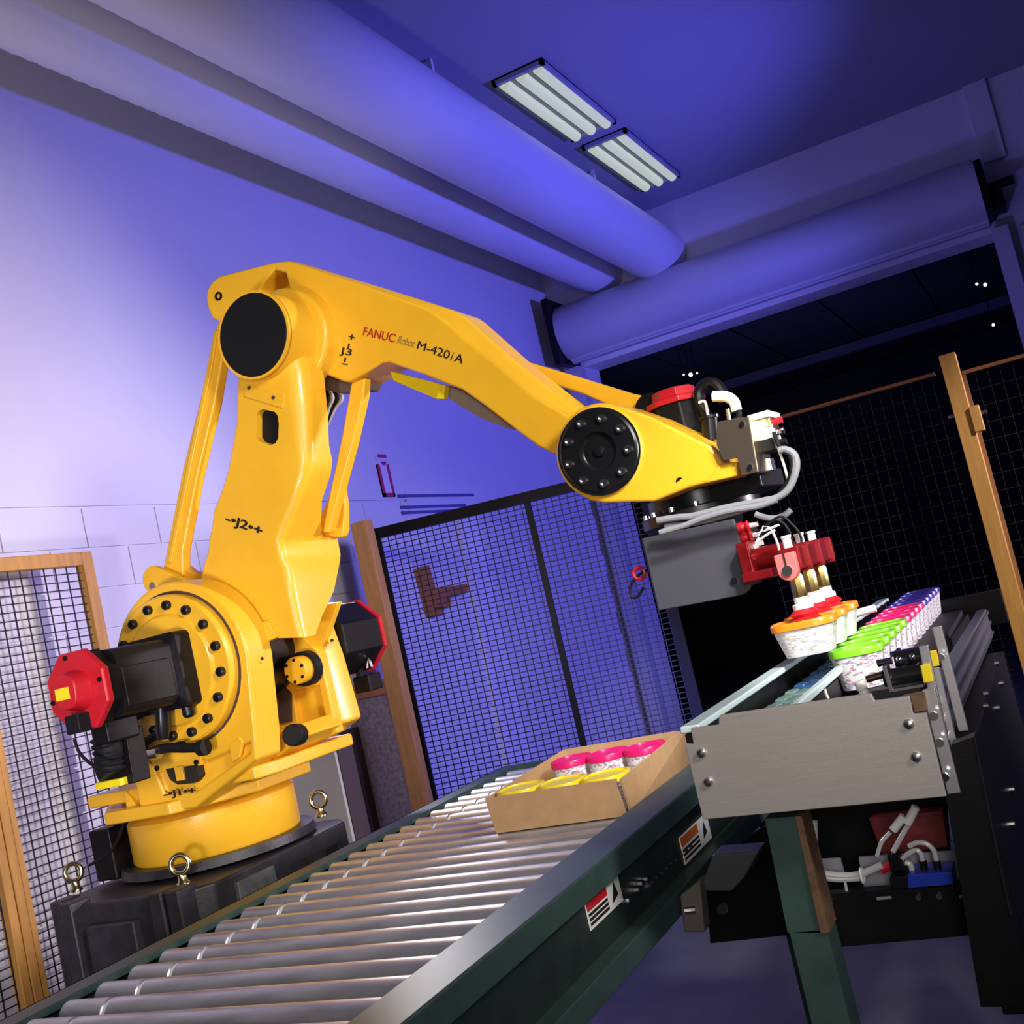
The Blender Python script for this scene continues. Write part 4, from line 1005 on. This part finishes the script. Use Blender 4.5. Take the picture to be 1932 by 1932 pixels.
MB().cyl(a, b, 0.009, 14).build('cross_rod', WHITE, bcv)
MB().box((-0.50, 2.59, 1.19), (-0.485, 2.63, 1.235)).build('rod_bracket', BLK, bcv)
MB().box(PY(1744, 1150, 3.33) - V(0, 0, .02), PY(1780, 1150, 3.33) + V(0.01, 0.02, 0.012)).build('sensor_block', GREYP, bcv, 0.003)
MB().box((-0.50, 3.31, 1.07), (-0.2, 3.37, 1.16)).build('tail_block', BLK, bcv)
# right side beam with T slots
xs = -0.205
MB().box((xs - 0.02, 1.55, 1.10), (xs, 2.75, 1.165)).build('side_beam', GREYP, bcv, 0.002)
for z in (1.112, 1.135, 1.158):
    MB().box((xs - 0.002, 1.55, z - 0.004), (xs + 0.004, 2.75, z + 0.003)).build('beam_rib', STEEL, bcv, 0.001)
MB().box((xs - 0.018, 1.56, 0.75), (xs + 0.03, 2.5, 1.095)).build('side_panel', BLK, bcv, 0.003)
for px, py_ in ((1877, 1252), (1856, 1310), (1886, 1290), (1856, 1333), (1878, 1336), (1905, 1490), (1905, 1555)):
    q = PX(px, py_, xs + 0.03) if px < 1895 else PX(px, py_, xs + 0.03)
    MB().cyl(q, q + X * 0.007, 0.005, 10).build('bolt', STEEL, bcv)
# front end plate
YE = 1.40
ep = MB().prism(py([(1292, 1404), (1308, 1404), (1303, 1374), (1356, 1368), (1356, 1350), (1643, 1308), (1650, 1322), (1716, 1313), (1723, 1347), (1748, 1345), (1786, 1503), (1326, 1547)], YE), (0, 0.006, 0)).build('end_plate', PLATE, bcv, 0.0012)
for px, py_ in ((1324, 1421), (1337, 1475), (1715, 1366), (1729, 1428)):
    q = PY(px, py_, YE); MB().lathe(q, -Y, [(0.0065, 0), (0.0065, 0.002), (0.005, 0.005), (0.0, 0.006)], 14).build('bolt', STEEL, ep)
# support legs
MB().prism(py([(1443, 1545), (1505, 1540), (1552, 1760), (1486, 1760)], 1.47), (0, 0.05, 0)).build('leg', GREEN, bcv)
MB().prism(py([(1500, 1540), (1512, 1540), (1565, 1760), (1548, 1760)], 1.465), (0, 0.05, 0)).build('leg_edge', RUST, bcv)
g = PY(1490, 1760, 1.47)
MB().box((g.x, 1.47, 0), (g.x + 0.05, 1.52, g.z)).build('leg', GREEN, bcv)
MB().box((-0.48, 1.47, 1.085), (-0.24, 1.53, 1.11)).build('cross_beam', BLK, bcv)
# clamped upright strips with yellow tape at the right
ug = thing('sensor_bracket', 'aluminium upright strips with yellow tape beside the tub row', 'bracket', PY(1790, 1500, 1.5))
def strip(p, q, y, wd, m=STEEL, name='upright', th=0.006):
    a, b = PY(*p, y), PY(*q, y)
    return MB().bar(a, b, th, wd, up=X).build(name, m, ug, 0.002) if False else MB().prism([a + V(-wd / 2, 0, 0), a + V(wd / 2, 0, 0), b + V(wd / 2, 0, 0), b + V(-wd / 2, 0, 0)], (0, th, 0)).build(name, m, ug, 0.0015)
ALU = mat('aluminium', (0.66, 0.63, 0.68), 0.3, 0.8)
strip((1767, 1182), (1818, 1380), 1.62, 0.013, ALU)
strip((1742, 1218), (1795, 1470), 1.52, 0.012, ALU)
strip((1752, 1300), (1800, 1498), 1.48, 0.016, ALU)
strip((1765, 1260), (1812, 1460), 1.57, 0.009, ALU)
strip((1745, 1254), (1752, 1288), 1.512, 0.0125, YLID, 'tape')
strip((1758, 1228), (1764, 1258), 1.60, 0.0115, YLID, 'tape')
for i, (px, py_, y) in enumerate(((1762, 1350, 1.47), (1773, 1400, 1.47), (1783, 1465, 1.47), (1812, 1412, 1.56), (1775, 1240, 1.61))):
    q = PY(px, py_, y); MB().cyl(q, q - Y * 0.006, 0.0055, 10).build('clamp_screw', CHROME, ug)
# cylinder pusher between the tub row and the strips
def pstrip(p, q, y, r, m): MB().cyl(PY(*p, y), PY(*q, y), r, 12).build('guide_pin', m, ug)
pstrip((1680, 1235), (1738, 1224), 1.66, 0.004, CHROME)
pstrip((1655, 1252), (1684, 1246), 1.66, 0.005, CHROME)
pstrip((1635, 1282), (1668, 1272), 1.60, 0.005, ZINC)
MB().prism(py([(1683, 1232), (1690, 1230), (1702, 1262), (1695, 1264)], 1.66), (0, 0.05, 0)).build('end_bracket', CHROME, ug, 0.001)
MB().prism(py([(1664, 1258), (1672, 1256), (1685, 1300), (1742, 1290), (1743, 1297), (1678, 1308)], 1.58), (0, 0.03, 0)).build('saddle', STEEL, ug, 0.001)
MB().cyl(PY(1690, 1248, 1.64), PY(1745, 1238, 1.64), 0.013, 20).build('cylinder', STEELB, ug)
MB().cyl(PY(1668, 1280, 1.60), PY(1742, 1268, 1.60), 0.012, 20).build('cylinder', STEELB, ug)
for px, py_ in ((1697, 1244), (1722, 1239), (1707, 1262), (1735, 1255), (1683, 1268)):
    q = PY(px, py_, 1.62); MB().sphere(q, 0.005, 10, 6).build('port', CHROME, ug)
MB().lathe(PY(1620, 1285, 1.62), V(0.2, 0, -1), [(0.008, 0), (0.008, 0.012), (0.006, 0.014), (0.010, 0.035)], 12).build('fitting', WHITE, ug)
MB().prism(py([(1700, 1318), (1742, 1310), (1748, 1340), (1726, 1344), (1718, 1315)], 1.46), (0, 0.03, 0)).build('spring_block', RUST, ug, 0.001)
MB().tube(py([(1556, 1300), (1560, 1312), (1563, 1318)], 1.46), 0.002, 6).build('pin', WHITE, ug)

# black electrical frame below the plate at the right
fr = thing('machine_frame', 'black upright machine frame at the right below the tub row', 'frame', (-0.25, 1.55, 0))
MB().prism(py([(1795, 1405), (1838, 1390), (1905, 1726), (1940, 1900), (1850, 1900), (1785, 1505)], 1.50), (0, 0.03, 0)).build('side_plate', BLK, fr)
MB().tube(py([(1838, 1390), (1872, 1560), (1907, 1726)], 1.498), 0.0012, 4).build('plate_edge', STEEL, fr)
MB().prism(py([(1530, 1690), (1865, 1663), (1885, 1760), (1550, 1790)], 1.60), (0, 0.02, 0)).build('cross_plate', BLK, fr)
for a, b, sz in ((1668, 1694, .010), (1826, 1690, .011)):
    q = PY(a, b, 1.6); MB().box(q - V(sz, .001, .002), q + V(sz, 0.002, .002)).build('slot', BACKP, fr)
for a, b in ((1733, 1692), (1772, 1690), (1567, 1698)):
    q = PY(a, b, 1.6); MB().cyl(q, q - Y * .004, .004, 8).build('screw', STEEL, fr)
MB().prism(py([(1620, 1618), (1835, 1603), (1850, 1676), (1632, 1685)], 1.66), (0, 0.006, 0)).build('back_plate', BACKP, fr)
MB().prism(py([(1530, 1623), (1585, 1620), (1597, 1660), (1540, 1662)], 1.66), (0, 0.006, 0)).build('back_plate', BACKP, fr)
MB().prism(py([(1640, 1545), (1778, 1530), (1788, 1598), (1665, 1612)], 1.72), (0, 0.03, 0)).build('inner_cover', mat('dark_red_cover', (0.22, 0.02, 0.025), 0.5, 0, 0.4, 60), fr)
MB().prism(py([(1712, 1650), (1796, 1645), (1800, 1675), (1712, 1679)], 1.60), (0, 0.05, 0)).build('valve_body', BLUEV, fr, 0.002)
MB().prism(py([(1678, 1655), (1714, 1652), (1714, 1680), (1680, 1682)], 1.60), (0, 0.05, 0)).build('valve_coil', BLK, fr, 0.002)
for k, x in enumerate((1744, 1770)):
    MB().cyl(PY(x, 1648, 1.62), PY(x - 3, 1624, 1.62), 0.0055, 12).build('elbow', BLK, fr)
MB().tube(py([(1741, 1624), (1737, 1610), (1728, 1604), (1715, 1610), (1702, 1620)], 1.62), 0.0035, 8).build('air_tube', TUBE, fr)
MB().tube(py([(1767, 1624), (1762, 1605), (1748, 1592), (1730, 1590), (1714, 1597)], 1.62), 0.0035, 8).build('air_tube', TUBE, fr)
MB().tube(py([(1722, 1650), (1718, 1632), (1708, 1627)], 1.62), 0.004, 8).build('air_tube', TUBE, fr)
q = PY(1690, 1625, 1.62)
MB().box(q - V(.008, .01, .012), q + V(.008, .01, .012)).build('tee', BLK, fr, 0.002)
MB().cyl(PY(1663, 1642, 1.62), PY(1682, 1630, 1.62), 0.006, 10).build('fitting', RED, fr)
MB().cyl(PY(1680, 1610, 1.62), PY(1686, 1618, 1.62), 0.006, 10).build('fitting', RED, fr)
for pts, r, m in (([(1537, 1548), (1538, 1590), (1538, 1630)], .004, TUBE), ([(1540, 1645), (1580, 1652), (1620, 1650), (1665, 1632)], .005, TUBE), ([(1538, 1652), (1580, 1658), (1622, 1656)], .005, TUBE), ([(1655, 1615), (1663, 1590), (1680, 1570)], .003, TUBE), ([(1685, 1607), (1700, 1580), (1714, 1556)], .0035, TUBE), ([(1594, 1660), (1598, 1685)], .002, TUBE)):
    MB().tube(py(pts, 1.61), r, 8).build('air_tube', m, fr)
for p, q in (((1685, 1566), (1705, 1540)), ((1712, 1554), (1728, 1522))):
    MB().cyl(PY(*p, 1.6), PY(*q, 1.6), 0.006, 12).build('flow_valve', WHITE, fr)
for p in ((1540, 1650), (1627, 1652)):
    q = PY(*p, 1.605); MB().torus(q, X, 0.010, 0.002, 14, 6).build('cable_tie', WHITE, fr)
MB().prism(py([(1440, 1490), (1780, 1460), (1800, 1700), (1500, 1720)], 1.80), (0, 0.02, 0)).build('rear_dark', BLK, fr)  # black sheet added so the space behind the valves reads as dark
# brackets under the roller conveyor's right rail
bk = thing('clamp_bracket', 'small steel clamp bracket below the green conveyor rail', 'bracket', PY(1380, 1700, 1.62))
MB().prism(py([(1325, 1662), (1345, 1612), (1432, 1606), (1405, 1655), (1380, 1682), (1330, 1682)], 1.62), (0, 0.05, 0)).build('plate', mat('dull_steel', (0.09, 0.09, 0.10), 0.4, 0.6), bk, 0.003)
MB().prism(py([(1282, 1690), (1320, 1660), (1330, 1760), (1290, 1760)], 1.60), (0, 0.03, 0)).build('arm', mat('dull_bronze', (0.13, 0.11, 0.10), 0.5, 0.4), bk, 0.003)
MB().cyl(PY(1294, 1718, 1.598), PY(1314, 1716, 1.598), 0.006, 10).build('nut', CHROME, bk)
q = PY(1365, 1712, 1.6); MB().cyl(q, q - Y * 0.01, 0.008, 6).build('nut', CHROME, bk)
MB().prism(py([(1330, 1640), (1440, 1560), (1500, 1560), (1530, 1760), (1340, 1780)], 1.95), (0, 0.02, 0)).build('guard', BLK, bk)  # black sheet added for the darkness under the conveyors
